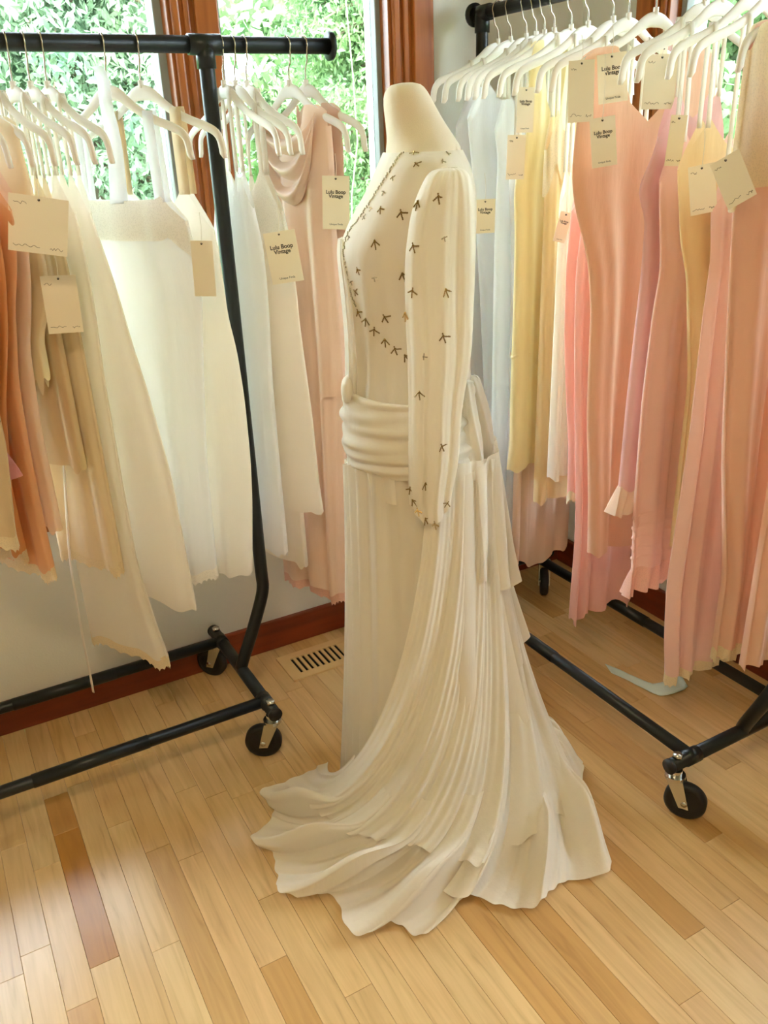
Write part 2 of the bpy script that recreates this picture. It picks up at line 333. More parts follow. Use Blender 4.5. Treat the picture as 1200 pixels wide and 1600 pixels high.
def rack(name, label, along, C, half, depth, ztop, zb, over, flip=1):
    """along: unit vector of the rail; C: centre under the rail (x,y); half: half length to the posts' feet"""
    r = empty(name, label, 'clothes rack'); r.location = (C[0], C[1], 0)
    al = np.array([along[0], along[1], 0.0]); sd_ = np.array([-along[1], along[0], 0.0])
    def L(a, b, z): return al*a+sd_*b+np.array([0, 0, z])
    lean = .085
    tube('top_rail', [L(-half-lean-over, 0, ztop), L(half+lean+over, 0, ztop)], PR, 'black_pipe', r, 16)
    for e in (-1, 1):
        pp = [L(e*half, 0, zb), L(e*(half+.004), 0, zb+.02), L(e*(half+lean*.5), 0, (zb+.36)/2), L(e*(half+lean-.010), 0, .335), L(e*(half+lean), 0, .375), L(e*(half+lean), 0, .42), L(e*(half+lean), 0, .6), L(e*(half+lean), 0, 1.0), L(e*(half+lean), 0, ztop)]
        tube('post', smooth_path(pp, 120), PR, 'black_pipe', r, 16)
        tube('tee_fitting', [L(e*(half+lean)-.0, 0, ztop-.045), L(e*(half+lean), 0, ztop)], PR*1.22, 'black_pipe', r, 16)
        tube('tee_sleeve', [L(e*(half+lean)-.035, 0, ztop), L(e*(half+lean)+.035, 0, ztop)], PR*1.22, 'black_pipe', r, 16)
        tube('end_flange', [L(e*(half+lean+over), 0, ztop), L(e*(half+lean+over+.008), 0, ztop)], PR*1.75, 'black_pipe', r, 20)
        b = tube('end_bar', [L(e*half, -depth, zb), L(e*half, depth, zb)], PR, 'black_pipe', r, 16)
        for s in (-1, 1):
            tube('end_cap', [L(e*half, s*(depth-.002), zb), L(e*half, s*(depth+.006), zb)], PR*1.08, 'black_rubber', r, 16)
            tube('sleeve', [L(e*half, s*(depth-.085), zb), L(e*half, s*(depth-.045), zb)], PR*1.14, 'black_pipe', r, 16)
    for s in (-1, 1):
        tube('base_rail', [L(-half, s*(depth-.065), zb), L(half, s*(depth-.065), zb)], PR*.92, 'black_pipe', r, 16)
        tube('base_sleeve', [L(-.02, s*(depth-.065), zb), L(half*.45, s*(depth-.065), zb)], PR, 'black_pipe', r, 16)
    return r, L
LH = .55; LC = (.575-LH, 1.925)
rl, Lf = rack('garment_rack', 'black pipe rolling rack of white slips before the tall window', (1, 0), LC, LH, .235, 1.649, .142, .285)
for e in (-1, 1):
    for s in (-1, 1): p = Lf(e*LH, s*.21, .142); caster(rl, p, 2.65 if s < 0 else 2.3)
RH = .497; RC = (1.495, 2.03-RH)
rr, Rf = rack('garment_rack', 'black pipe rolling rack of pink and cream gowns along the right wall', (0, 1), RC, RH, .235, 1.75, .142, .03)
for e in (-1, 1):
    for s in (-1, 1): p = Rf(e*RH, s*.215, .142); caster(rr, p, (-1.0 if s > 0 else -.6) if e < 0 else -2.2, brake=(e < 0))
RAILX = 1.495

# ------------------------------------------------------------------ hangers
HC_U = np.array([0, .02, .04, .062, .09, .125, .165, .192, .206, .211]); HC_Z = np.array([0, -.003, -.013, -.03, -.047, -.062, -.075, -.088, -.108, -.142])
APEX = .074                                                    # apex below the rail axis
def hanger_meshes():
    us = np.concatenate([-HC_U[::-1], HC_U[1:]]); zs = np.concatenate([HC_Z[::-1], HC_Z[1:]])
    c = smooth_path(np.stack([us, 0*us, zs], 1), 60)
    T = np.gradient(c, axis=0); T /= np.linalg.norm(T, axis=1)[:, None]; Nn = np.stack([-T[:, 2], 0*T[:, 0], T[:, 0]], 1)
    V = []; n = 14
    for i, (p, nn) in enumerate(zip(c, Nn)):
        h = .0085+.006*math.exp(-(p[0]/.05)**2); d = .0045
        if i in (0, len(c)-1): h *= .6
        for k in range(n): a = 2*PI*k/n; V.append(p+nn*h*math.cos(a)-nn*h+np.array([0, d*math.sin(a), 0]))
    F = grid_faces(len(c), n, True)+[tuple(range(n))[::-1], tuple((len(c)-1)*n+j for j in range(n))]
    me = bpy.data.meshes.new('hanger_body'); me.from_pydata([tuple(v) for v in V], [], F); me.polygons.foreach_set('use_smooth', [True]*len(me.polygons))
    ro = PR+.0022
    arc = [(0, 0, -.006), (0, 0, .022)]+[(0, 0, .022+.012)]
    pts = [(0, 0, -.004), (0, 0, .012), (.002, 0, .03), (.012, 0, .042)]+[(ro*math.cos(a), 0, APEX+ro*math.sin(a)) for a in np.radians([-35, 0, 40, 80, 120, 160, 195])]
    V, F = tube_vf(smooth_path(pts, 40), .0018, 8); hk = bpy.data.meshes.new('hanger_hook'); hk.from_pydata([tuple(v) for v in V], [], F); hk.polygons.foreach_set('use_smooth', [True]*len(hk.polygons))
    tb = tube_vf([(0, 0, -.006), (0, 0, .008)], .006, 10); nk = bpy.data.meshes.new('hanger_neck'); nk.from_pydata([tuple(v) for v in tb[0]], [], tb[1])
    return me, hk, nk
HM = hanger_meshes()
def hang_z(u): return np.interp(abs(u), HC_U, HC_Z)
def make_hanger(O, U, label, group, rail_dir):
    h = empty('clothes_hanger', label, 'hanger', group); ang = math.atan2(U[1], U[0])
    h.location = (O[0], O[1], O[2]-APEX); h.rotation_euler = (0, 0, ang)
    link('hanger_body', HM[0], 'hanger_velvet', h); link('neck', HM[2], 'hanger_velvet', h)
    k = link('hook', HM[1], 'hanger_wire', h)
    ra = math.atan2(rail_dir[0], -rail_dir[1])                 # hook plane stays square to the rail
    d = ra-ang
    while d > PI/2: d -= PI
    while d < -PI/2: d += PI
    k.rotation_euler = (0, 0, d)
    return h

# ------------------------------------------------------------------ hanging garments
TOPS = {'slip': ([0, .3, .62, .8, 1], [.30, .5, 1, .55, 0]), 'straight': ([0, .6, .7, .8, 1], [.8, .85, 1, .6, 0]),
        'tank': ([0, .3, .55, .9, 1], [.0, .3, 1, .97, .75]), 'vee': ([0, .35, .62, .85, 1], [.0, .45, 1, .5, 0]), 'bust': ([0, .12, .45, .7, 1], [.35, .4, 1, .6, 0])}
BODY = {}
def press(v, hf, hb):                                          # cloth pressed between its neighbours on the rail
    return np.where(v > 0, hf*np.tanh(v/hf), hb*np.tanh(v/hb))
def press_rows(rows_, O, UN, gaps):
    out = []
    for R_ in rows_:
        Nz = UN(R_[:, 2])[1]; v = ((R_-O)*Nz).sum(1); out.append(R_+(press(v, *gaps)-v)[:, None]*Nz)
    return out
def garment(key, name, label, mat, O, U, edge, top='slip', rise=.09, d0=.012, d1=.024, nf=2.6, fa=.010, other=1.0, strap='strap', strap_w=.012, strap_u=None,
            hem='plain', hem_mat='lace_cream', hem_wave=.006, cat='dress', group=None, bands=(), seam=None, maxu=.27, lean=0.0, gaps=(.05, .05), layer=.003, twist=0.0):
    O = np.asarray(O, float); U = np.asarray(U, float); N = np.array([-U[1], U[0], 0.0]); sgn = 1.0
    if N @ (CAM-O) < 0: N = -N; sgn = -1.0                     # N faces the camera
    a0 = math.atan2(U[1], U[0])
    def UN(z):                                                 # the garment's own axes at height z
        q = np.clip((1.50-np.asarray(z, float))/.38, 0, 1); a = a0+twist*q*q*(3-2*q)
        Uz = np.stack([np.cos(a), np.sin(a), 0*a], -1); return Uz, sgn*np.stack([-np.sin(a), np.cos(a), 0*a], -1)
    E = []
    for (x, y) in edge:
        p = on_plane(x, y, O, UN(1.0)[1])
        for _ in range(8): p = on_plane(x, y, O, UN(p[2])[1])
        E.append(((p-O)@UN(p[2])[0], p[2]))
    E = np.array(E); E = E[np.argsort(-E[:, 1])]; E[:, 0] = np.clip(E[:, 0], .06, maxu)
    zt0, zh0 = E[0, 1], E[-1, 1]
    zz = np.linspace(zt0, zh0, 60); uu = np.interp(-zz, -E[:, 1], E[:, 0]); ker = np.ones(5)/5
    uu = np.convolve(np.pad(uu, 2, mode='edge'), ker, 'valid')
    hz = O[2]-APEX
    M, K = 96, 44; t = 2*PI*np.arange(M)/M; c, s = np.cos(t), np.sin(t)
    X = np.sign(c)*np.abs(c)**.75; Yn = np.sign(s)*np.abs(s)**.85
    seed = (sum(ord(q)*(i+3) for i, q in enumerate(key)) % 997)/997*6.28
    tx, tf = TOPS[top]; f = np.interp(np.abs(X), tx, tf)
    if top == 'tank':
        upk = .72*uu[0]; rise = hz+hang_z(upk)+.004-zt0
    ztop = zt0+rise*f
    if top == 'tank':                                          # shoulders follow the hanger's arms
        lim = hz+np.array([hang_z(x*uu[0]) for x in X])+.003
        ztop = np.where(np.abs(X) > .5, np.minimum(ztop, lim), ztop)
    zhem = zh0+hem_wave*np.sin(3*t+seed)+hem_wave*.7*np.sin(7*t+2*seed)
    q = np.linspace(0, 1, K); P = np.zeros((K, M, 3))
    g1 = np.sin(2*PI*nf*X*.5+seed+1.3*np.sin(2.1*X+seed)); g2 = np.sin(2*PI*nf*.93*X+2.2*seed+s); g3 = np.sin(2*PI*nf*1.9*X*.5+3.1*seed+(s > 0)*2.0)
    damp = np.sqrt(np.clip(1-X**2, 0, 1))*.8+.2
    for i, qi in enumerate(q):
        z = ztop*(1-qi)+zhem*qi; wz = np.interp(-z, -zz, uu); sf = np.clip((zt0-z)/(zt0-zh0), 0, 1)
        d = d0+(d1-d0)*sf
        a = fa*(.22+.78*sf**.8)
        side = np.where(s >= 0, 1.0, -1.0)
        fold = 1.35*a*(np.sign(g1)*np.abs(g1)**.75+.6*g2+.5*g3)*damp
        u = X*np.where(X < 0, np.maximum(wz*other, (.16 if other == 1 else 0)*np.clip(sf*3, 0, 1)), wz)+a*.4*np.cos(9*X+seed)*(1-np.abs(X))
        v = press(Yn*d+fold*(.75+.25*side), gaps[0]-layer, gaps[1]-layer)
        Uz, Nz = UN(z); P[i] = O+u[:, None]*Uz+v[:, None]*Nz; P[i][:, 2] = z
    root = empty(name, label, cat, group)
    body = grid('body', P, mat, root, closed=True)
    Pw = P
    # straps over the hanger arms
    if top != 'tank' and strap:
        for sg in (1, -1):
            ux = tx[int(np.argmax(tf))]
            jf = int(np.argmin(np.abs(X-sg*ux)+(s < 0)*9)); jb = int(np.argmin(np.abs(X-sg*ux)+(s >= 0)*9))
            pf, pb = P[0, jf], P[0, jb]; uf = (pf-O)@U; ut = sg*min(abs(uf), .19) if strap_u is None else sg*strap_u
            tp = O+U*ut; tp[2] = hz+hang_z(ut)+.002
            path = smooth_path([pf-np.array([0, 0, .012]), pf*.5+(tp+N*.0075)*.5, tp+N*.0065-np.array([0, 0, .008]), tp, tp-N*.0065-np.array([0, 0, .008]), pb*.5+(tp-N*.0075)*.5, pb-np.array([0, 0, .012])], 26)
            grid('strap', [[p-U*strap_w/2, p, p+U*strap_w/2] for p in path], strap, root, thick=.0012)
    if hem == 'lace':
        H = P[-1]; cen = H.mean(0); rows_ = []
        for k, dz in enumerate((.006, -.008, -.02, -.03)):
            R_ = H.copy(); out = (H-cen); out[:, 2] = 0; R_ = R_+out*(.012*k/3)
            R_[:, 2] += dz+(.007*np.abs(np.sin(t*16)) if k == 3 else 0); rows_.append(R_)
        rows_ = press_rows(rows_, O, UN, gaps)
        grid('lace_trim', rows_, hem_mat, root, closed=True)
    if hem == 'ruffle':
        H = P[-1]; cen = H.mean(0); rows_ = []
        for k in range(6):
            R_ = H.copy(); out = H-cen; out[:, 2] = 0; R_ = R_+out*(.035*k)+N*0; R_ += np.outer(.004*k*np.sin(t*15), N)
            R_[:, 2] += .004-.013*k; rows_.append(R_)
        rows_ = press_rows(rows_, O, UN, gaps)
        grid('ruffle', rows_, hem_mat, root, closed=True)
    for zb_ in bands:                                          # stitched bands: thin raised rings around the body
        i = int(np.argmin(np.abs(P[:, 0, 2]-zb_))); i = max(1, min(K-2, i))
        C_ = P[i]*1.0; cen = C_.mean(0); out = C_-cen; out[:, 2] = 0; out /= np.maximum(np.linalg.norm(out, axis=1), 1e-6)[:, None]
        dz = zb_-C_[:, 2].mean(); C_[:, 2] += dz
        grid('stitched_band', [C_+out*.0008+np.array([0, 0, .004]), C_+out*.0028+np.array([0, 0, .0015]), C_+out*.0028-np.array([0, 0, .0015]), C_+out*.0008-np.array([0, 0, .004])], mat, root, closed=True)
    Ub, Nb = UN(1.0)
    BODY[key] = dict(gaps=gaps, UN=UN, O=O, U=Ub, N=Nb, P=P, root=root, zt=zt0, zh=zh0, label=label)
    return root

# ---- left rack: hook pixel on the rail, pixel of the near arm tip, near edge of the garment from top to hem
def rail_point_left(px): return on_axis(px, 66+px*.019, 1, 1.925)
WHITEH = 'white velvet hangers on the left rack'
LX = dict(A00=-.03, A0=.025, A1=.075, A2=.118, A3=.158, A4=.196, B0=.234, B1=.272, B2=.304, B3=.335, C=.45, D=.517, E=.694, F=.720, F2=.746, G=.845, H=.885)
CROWD = [('A00 A0 A1 A2 A3 A4 B0 B1 B2 B3', 16, 30), ('C D', 29, 42), ('E F F2', 8, 22), ('G H', 10, 24)]   # garments, hanger angle, cloth angle
HANG = {k: h for ks, h, _ in CROWD for k in ks.split()}; LANG = {k: c for ks, _, c in CROWD for k in ks.split()}
ORDER = sorted(LX, key=LX.get)
def left_gaps(key):
    i = ORDER.index(key); c = math.cos(math.radians(LANG[key]))
    lo = (LX[key]-LX[ORDER[i-1]])/2*c if i else .04
    hi = (LX[ORDER[i+1]]-LX[key])/2*c if i+1 < len(ORDER) else .04
    if key == 'E': lo = (LX['E']-(LC[0]+LH+.085))*c-PR-.003     # the rack's post stands beside it
    return (min(.045, lo)-.001, min(.045, hi)-.001)
def left_item(key, name, label, mat, x0, tip, edge, hanger_label, **kw):
    x0 = LX[key]; a = math.radians(HANG[key]); kw['gaps'] = left_gaps(key); kw['twist'] = math.radians(LANG[key]-HANG[key]); O = np.array([x0, 1.925, 1.649])
    U = np.array([math.sin(a), -math.cos(a), 0])
    make_hanger(O, U, hanger_label, WHITEH, (1, 0))
    Ub = U
    r = garment(key, name, label, mat, O, Ub, edge, **kw)
    return r
G1 = 'garments on the left rack'
left_item('H', 'slip_dress', 'dusky tan slip mostly hidden behind the peach satin gown', 'taupe', .872, 553, [(536, 225), (538, 330), (540, 500), (542, 700), (545, 890)], 'white velvet hanger at the flanged end of the left rack rail', top='tank', other=.35, group=G1)
left_item('G', 'evening_gown', 'peach satin gown with draped neckline and layered tunic', 'satin_peach', .845, 530, [(513, 215), (516, 270), (517, 353), (524, 450), (531, 533), (536, 610), (540, 780), (543, 925)],
          'white velvet hanger holding the peach satin gown', top='tank', hem='lace', hem_mat='lace_pink', fa=.014, d1=.035, nf=3, group=G1, cat='gown', layer=.006)
left_item('F2', 'slip_dress', 'long cream slip with tucked hem behind the lace slip', 'ivory', .712, 425, [(425, 330), (440, 480), (450, 700), (465, 880)], 'white velvet hanger crowded behind another beside the rack post', bands=(), group=G1)
left_item('F', 'slip_dress', 'white slip with lace bodice and hem above the tucked slip', 'ivory', .703, 457, [(440, 330), (455, 400), (467, 500), (487, 647), (499, 763), (506, 805)], 'white velvet hanger of the lace bodice slip', strap_w=.02, group=G1, layer=.006)
left_item('E', 'slip_dress', 'white slip with soft cowl bodice beside the rack post', 'white', .682, 414, [(396, 325), (409, 377), (420, 500), (425, 600), (429, 700), (428, 860)], 'white velvet hanger of the cowl bodice slip', top='bust', strap_w=.016, group=G1)
left_item('D', 'slip_dress', 'warm white slip with broad cream straps in front of the post', 'ivory', .517, 342, [(335, 360), (346, 420), (355, 490), (370, 547), (382, 623), (391, 713), (394, 780), (394, 897)], 'white velvet hanger with broad cream straps', strap='cream', strap_w=.03, fa=.014, group=G1)
left_item('C', 'slip_dress', 'wide sheer white slip with straight lace neckline and a knotted ribbon strap', 'white', .45, 308, [(290, 345), (303, 400), (315, 450), (316, 513), (318, 590), (322, 713), (328, 780), (338, 890)], 'white velvet hanger with a ribbon knotted over its neck',
          top='straight', rise=.05, strap_w=.028, strap='sheer_white', fa=.008, nf=3.4, hem='lace', hem_mat='lace_white', group=G1, layer=.006)
left_item('B3', 'slip_dress', 'long ivory slip with plain hem, next to the wide sheer white one', 'ivory', .322, 158, [(140, 335), (160, 390), (180, 450), (203, 530), (230, 613), (267, 747), (290, 870), (306, 955)], 'white velvet hanger of the long plain ivory slip', strap_w=.016, nf=3.4, fa=.012, group=G1)
left_item('B2', 'slip_dress', 'longest cream slip with a lace hem hanging near the baseboard', 'ivory', .300, 132, [(118, 335), (140, 440), (160, 600), (185, 740), (212, 880), (245, 985), (264, 1030)], 'white velvet hanger of the longest cream slip', strap_w=.016, nf=3.4, fa=.012, hem='lace', group=G1)
left_item('B1', 'slip_dress', 'oat cream slip with a scalloped lace hem above the long ones', 'cream', .276, 94, [(88, 340), (100, 480), (115, 640), (130, 770), (148, 870)], 'white velvet hanger of the oat cream slip', hem='lace', nf=3.4, group=G1)
left_item('B0', 'camisole', 'pale oat camisole tunic among the cream slips', 'oat', .255, 72, [(55, 350), (62, 500), (70, 620), (80, 722)], 'white velvet hanger of the oat camisole tunic', group=G1, cat='camisole')
left_item('A4', 'blouse', 'cream blouse with pointed hem hanging over the apricot slip', 'cream', .235, 60, [(48, 285), (68, 400), (77, 460), (66, 530), (58, 590)], 'white velvet hanger of the cream blouse', top='tank', hem_wave=.02, group=G1, cat='blouse')
left_item('A3', 'slip_dress', 'light peach slip between the apricot gown and the cream slips', 'palepeach', .215, 48, [(35, 330), (45, 540), (58, 660), (76, 760), (89, 827)], 'white velvet hanger of the light peach slip', group=G1)
left_item('A2', 'nightgown', 'apricot nightgown with a wide yellowed lace hem', 'apricot', .19, 36, [(20, 330), (22, 480), (28, 600), (48, 720), (68, 820), (84, 890)], 'white velvet hanger of the apricot nightgown', hem='lace', group=G1, cat='nightgown')
left_item('A1', 'nightgown', 'burnt orange nightgown at the crowded end of the left rack', 'orange', .15, 14, [(4, 330), (10, 480), (8, 640), (12, 760), (20, 858)], 'white velvet hanger of the burnt orange nightgown', hem='lace', group=G1, cat='nightgown')

left_item('A0', 'nightgown', 'rust orange nightgown with a rose ruffle past the burnt orange one', 'orange', .11, -10, [(-14, 330), (-8, 480), (-4, 640), (0, 700)], 'white velvet hanger of the rust nightgown', hem='ruffle', hem_mat='rose', group=G1, cat='nightgown')
left_item('A00', 'slip_dress', 'tan slip with a lace hem beyond the rust orange nightgown', 'oat', .06, -40, [(-45, 330), (-20, 480), (8, 700), (22, 838)], 'white velvet hanger of the tan slip', hem='lace', group=G1)

# ---- right rack: y on the rail, left edge of the garment from top to hem
def right_y(px_tip):
    ys = np.linspace(2.14, .7, 300); xs_ = [to_px((RAILX-.211, y, 1.75-APEX-.13))[0] for y in ys]
    return float(np.interp(px_tip, xs_, ys))
RTIP = dict(R1=672, R2=690, R3=712, R4b=726, R4c=738, R4=752, R5=776, R6=800, R7a=836, R7=858, R8=897, R9=966, R10=992, R11=1040, R12=1075, R13=1150, R14=1212)
RKEY = list(RTIP); RY = [right_y(v) for v in RTIP.values()]
def right_gaps(key):                                           # towards the camera, towards the window wall
    i = RKEY.index(key); fr = (RY[i]-RY[i+1])/2 if i+1 < len(RY) else .03; bk = (RY[i-1]-RY[i])/2 if i else .03
    return (min(.05, fr)-.001, min(.05, bk)-.001)
G2 = 'garments on the right rack'; WH2 = 'white velvet hangers on the right rack'
def right_item(key, name, label, mat, tip, edge, hanger_label, turn=0.0, **kw):
    y = right_y(RTIP[key]); kw['gaps'] = right_gaps(key); a = math.radians(turn); O = np.array([RAILX, y, 1.75]); U = np.array([-math.cos(a), -math.sin(a), 0])
    make_hanger(O, U, hanger_label, WH2, (0, 1))
    return garment(key, name, label, mat, O, U, edge, group=G2, **kw)
right_item('R1', 'slip_dress', 'white slip at the wall end of the right rack', 'white', 672, [(712, 200), (716, 260), (722, 400), (735, 600), (748, 762)], 'white velvet hanger nearest the far post of the right rack', hem='lace', hem_mat='lace_white')
right_item('R2', 'slip_dress', 'plain white slip with a card tag behind the dress form shoulder', 'white', 690, [(730, 185), (736, 240), (742, 330), (750, 450), (757, 600), (764, 770)], 'white velvet hanger of the plain white slip')
right_item('R3', 'slip_dress', 'white slip with a lace border beside the cream dress', 'white', 712, [(772, 205), (780, 245), (777, 273), (774, 340), (772, 450), (770, 600), (768, 720), (769, 795)], 'white velvet hanger of the lace bordered white slip', hem='lace', hem_mat='lace_white')
right_item('R4b', 'petticoat', 'sheer white petticoat showing below the cream dress', 'sheer_white', 726, [(795, 280), (800, 400), (800, 600), (797, 738), (794, 800), (793, 850)], 'white velvet hanger of the sheer petticoat', cat='petticoat')
right_item('R4c', 'petticoat', 'pale peach petticoat with a flared hem behind the butter slip', 'palepeach', 738, [(830, 260), (836, 480), (845, 700), (852, 790), (844, 842), (846, 868)], 'white velvet hanger of the pale peach petticoat', hem_wave=.012, cat='petticoat')
right_item('R4', 'day_dress', 'cream yellow satin dress with a dropped waist seam', 'yellow', 752, [(826, 195), (820, 225), (803, 290), (804, 322), (805, 374), (803, 480), (799, 597), (797, 705), (792, 734)], 'white velvet hanger of the cream yellow dress', top='tank', bands=(.905,))
right_item('R5', 'slip_dress', 'butter beige slip with a lace bodice', 'butter', 776, [(862, 234), (854, 269), (856, 400), (854, 480), (848, 590), (847, 730), (850, 780)], 'white velvet hanger of the butter beige slip', layer=.006)
right_item('R6', 'camisole', 'short white pleated slip squeezed beside the coral gown', 'ivory', 800, [(878, 320), (882, 480), (880, 630), (869, 743)], 'white velvet hanger of the short pleated slip', nf=5)
right_item('R7a', 'slip_dress', 'coral pink slip with a gold lace border', 'coral', 836, [(893, 330), (885, 420), (882, 523), (884, 600), (889, 700), (895, 768)], 'white velvet hanger of the coral slip', hem='lace', hem_mat='lace_cream')
right_item('R7', 'evening_gown', 'long salmon chiffon gown with a flared uneven hem', 'salmon', 858, [(912, 330), (900, 420), (897, 523), (898, 650), (900, 780), (898, 850), (893, 913), (889, 966)], 'white velvet hanger of the salmon gown', hem_wave=.016, nf=4, fa=.014, cat='gown')
right_item('R8', 'slip_dress', 'tan peach sheer slip with a scooped neckline and brand card', 'tanpeach', 897, [(902, 200), (895, 240), (894, 305), (907, 360), (919, 400), (924, 480), (918, 647), (921, 780), (920, 864)], 'white velvet hanger of the tan peach slip', top='tank', fa=.012)
right_item('R9', 'nightgown', 'mauve pink nightgown with winged armholes and a ruffled hem', 'mauve', 966, [(1030, 215), (1012, 265), (992, 303), (1010, 331), (1003, 427), (997, 480), (982, 613), (968, 763)], 'white velvet hanger of the mauve nightgown', hem='ruffle', hem_mat='palepeach', cat='nightgown')
right_item('R10', 'petticoat', 'pink peach petticoat with five stitched tucks above a ruffled hem', 'pinkpeach', 992, [(1030, 285), (1033, 427), (1022, 480), (1004, 630), (993, 780), (989, 890)], 'white velvet hanger of the tucked petticoat', hem='ruffle', hem_mat='lace_pink', cat='petticoat')
right_item('R11', 'slip_dress', 'honey beige slip behind the two blank cards', 'butter', 1040, [(1058, 267), (1062, 330), (1064, 387), (1074, 427), (1078, 597), (1072, 760), (1068, 850)], 'white velvet hanger of the honey beige slip')
right_item('R12', 'evening_gown', 'long blush gown with a cream lace hem near the floor rail', 'blush', 1075, [(1110, 330), (1112, 400), (1100, 480), (1078, 680), (1055, 830), (1042, 913), (1038, 1000), (1040, 1050)], 'white velvet hanger of the long blush gown', hem='lace', fa=.014, nf=3.4, cat='gown')
right_item('R13', 'evening_gown', 'wide peach gown with an antique lace bodice and lace hem', 'bigpeach', 1150, [(1152, 235), (1146, 330), (1138, 480), (1130, 700), (1138, 900), (1145, 1005)], 'white velvet hanger of the wide peach gown', top='tank', hem='lace', fa=.012, cat='gown', layer=.006)
right_item('R14', 'evening_gown', 'plain peach gown beyond the wide peach gown with lace bodice', 'peach', 1260, [(1245, 235), (1240, 480), (1230, 700), (1235, 1010)], 'white velvet hanger of the plain peach gown', cat='gown')

# ------------------------------------------------------------------ dress form and beaded gown
FO = np.array([.87, 1.47, 0.0]); FA = -R0; FB = -np.array([math.sin(YAW), math.cos(YAW), 0.0])
ZV = np.array([0, 0, 1.0])
def loc(x, y, b=0.0):
    p = on_plane(x, y, FO+FB*b, FB); return (p-FO)@FA, p[2]
def ring_rows(rows_, n, b0=0.0):
    """rows: (y, x_front, x_back, half_width[, b_centre]) in photo pixels -> dense rows (z, a_front, a_back, hb, bc)"""
    R_ = []
    for r in rows_:
        bc = r[4] if len(r) > 4 else b0
        af, z1 = loc(r[1], r[0], bc); ab, z2 = loc(r[2], r[0], bc); R_.append(((z1+z2)/2, af, ab, r[3], bc))
    return smooth_path(np.array(R_), n)
def loft(name, rows_, n, mat, parent, M=64, pw=.9, grow=0.0, fold=None, caps=False, thick=0, bust=None):
    D = ring_rows(rows_, n); t = 2*PI*np.arange(M)/M; c, s = np.cos(t), np.sin(t)
    X = np.sign(c)*np.abs(c)**pw; Y = np.sign(s)*np.abs(s)**pw; P = np.zeros((n, M, 3))
    for i, (z, af, ab, hb, bc) in enumerate(D):
        ac, ha = (af+ab)/2, (af-ab)/2+grow; a = ac+ha*X; b = bc+(hb+grow)*Y; zz = np.full(M, z)
        if bust is not None: a = a-bust(z)*np.clip(X, 0, 1)**3*np.exp(-(Y/.28)**2)
        if fold is not None:
            da, dbb, dz = fold(i/(n-1), t, z); a = a+da*c; b = b+dbb*s; zz = zz+dz
        P[i] = FO+np.outer(a, FA)+np.outer(b, FB); P[i][:, 2] = zz
    return grid(name, P, mat, parent, closed=True, caps=caps, thick=thick), P
form = empty('dress_form', 'linen covered dress form neck rising from the beaded gown', 'dress form'); form.location = tuple(FO)
form_rows = [(130, 618, 652, .026), (134, 603, 664, .044), (146, 595, 674, .056), (165, 594, 684, .060), (190, 597, 698, .064), (215, 599, 714, .078), (232, 598, 724, .10), (245, 597, 724, .125), (262, 588, 730, .155), (300, 572, 736, .168), (340, 552, 737, .166), (378, 540, 736, .160), (420, 545, 735, .150), (500, 552, 730, .132), (580, 556, 728, .125), (650, 548, 735, .160), (720, 552, 740, .172)]
fbody, _ = loft('torso', form_rows, 70, 'form_linen', form, grow=-.006, caps=True)
tube('stand_pole', [FO+ZV*.03, FO+ZV*.86], .016, 'black_pipe', form)
tube('stand_base', [FO+ZV*.0, FO+ZV*.012, FO+ZV*.03], [.16, .16, .03], 'black_pipe', form, 28)
for o_ in form.children: o_.matrix_parent_inverse = form.matrix_basis.inverted()

gown = empty('evening_gown', 'cream beaded chiffon gown with long sleeve, hip sash and spreading train on the dress form', 'gown'); gown.location = tuple(FO)
bod_rows = [(236, 598, 722, .108), (250, 592, 728, .142), (268, 584, 735, .160), (300, 569, 741, .171), (340, 547, 743, .170), (375, 533, 742, .164), (395, 531, 742, .160), (430, 536, 740, .152), (470, 541, 738, .142), (520, 546, 735, .135), (570, 548, 733, .135), (620, 543, 735, .15), (690, 545, 740, .168), (740, 552, 744, .172)]
def bfold(q, t, z):
    a = .0034*max(0, (q-.2))*1.8; return a*np.sin(14*t+1)+a*.6*np.sin(23*t), a*np.sin(17*t), 0*t
bodice, _ = loft('bodice', bod_rows, 80, 'gown', gown, M=96, fold=bfold)
# sleeve: a flattened tube hanging on the camera side
sl_rows = [(262, 690, 715, .012, .165), (268, 672, 728, .030, .168), (285, 660, 736, .038, .175), (320, 646, 741, .038, .180), (360, 638, 742, .036, .184), (420, 633, 742, .034, .187), (500, 635, 739, .031, .190), (560, 638, 735, .029, .192), (640, 640, 722, .026, .194), (720, 640, 716, .024, .196), (770, 641, 706, .022, .196), (790, 646, 703, .020, .196)]
def sfold(q, t, z):
    a = .0028; ed = np.where(q > .9, (q-.9)/.1, 0)
    return a*np.sin(9*t+3*q)*q, .0045*np.sin(PI*2.6*np.cos(t)+1.2+2.5*q)*np.clip(q*4, 0, 1)+.0016*np.sin(PI*7*np.cos(t)+6*q), -.030*ed*(1-np.abs(np.cos(t))**2.2)-.006*ed*np.cos(t)
sleeve, SP = loft('sleeve', sl_rows, 80, 'gown', gown, M=72, fold=sfold)
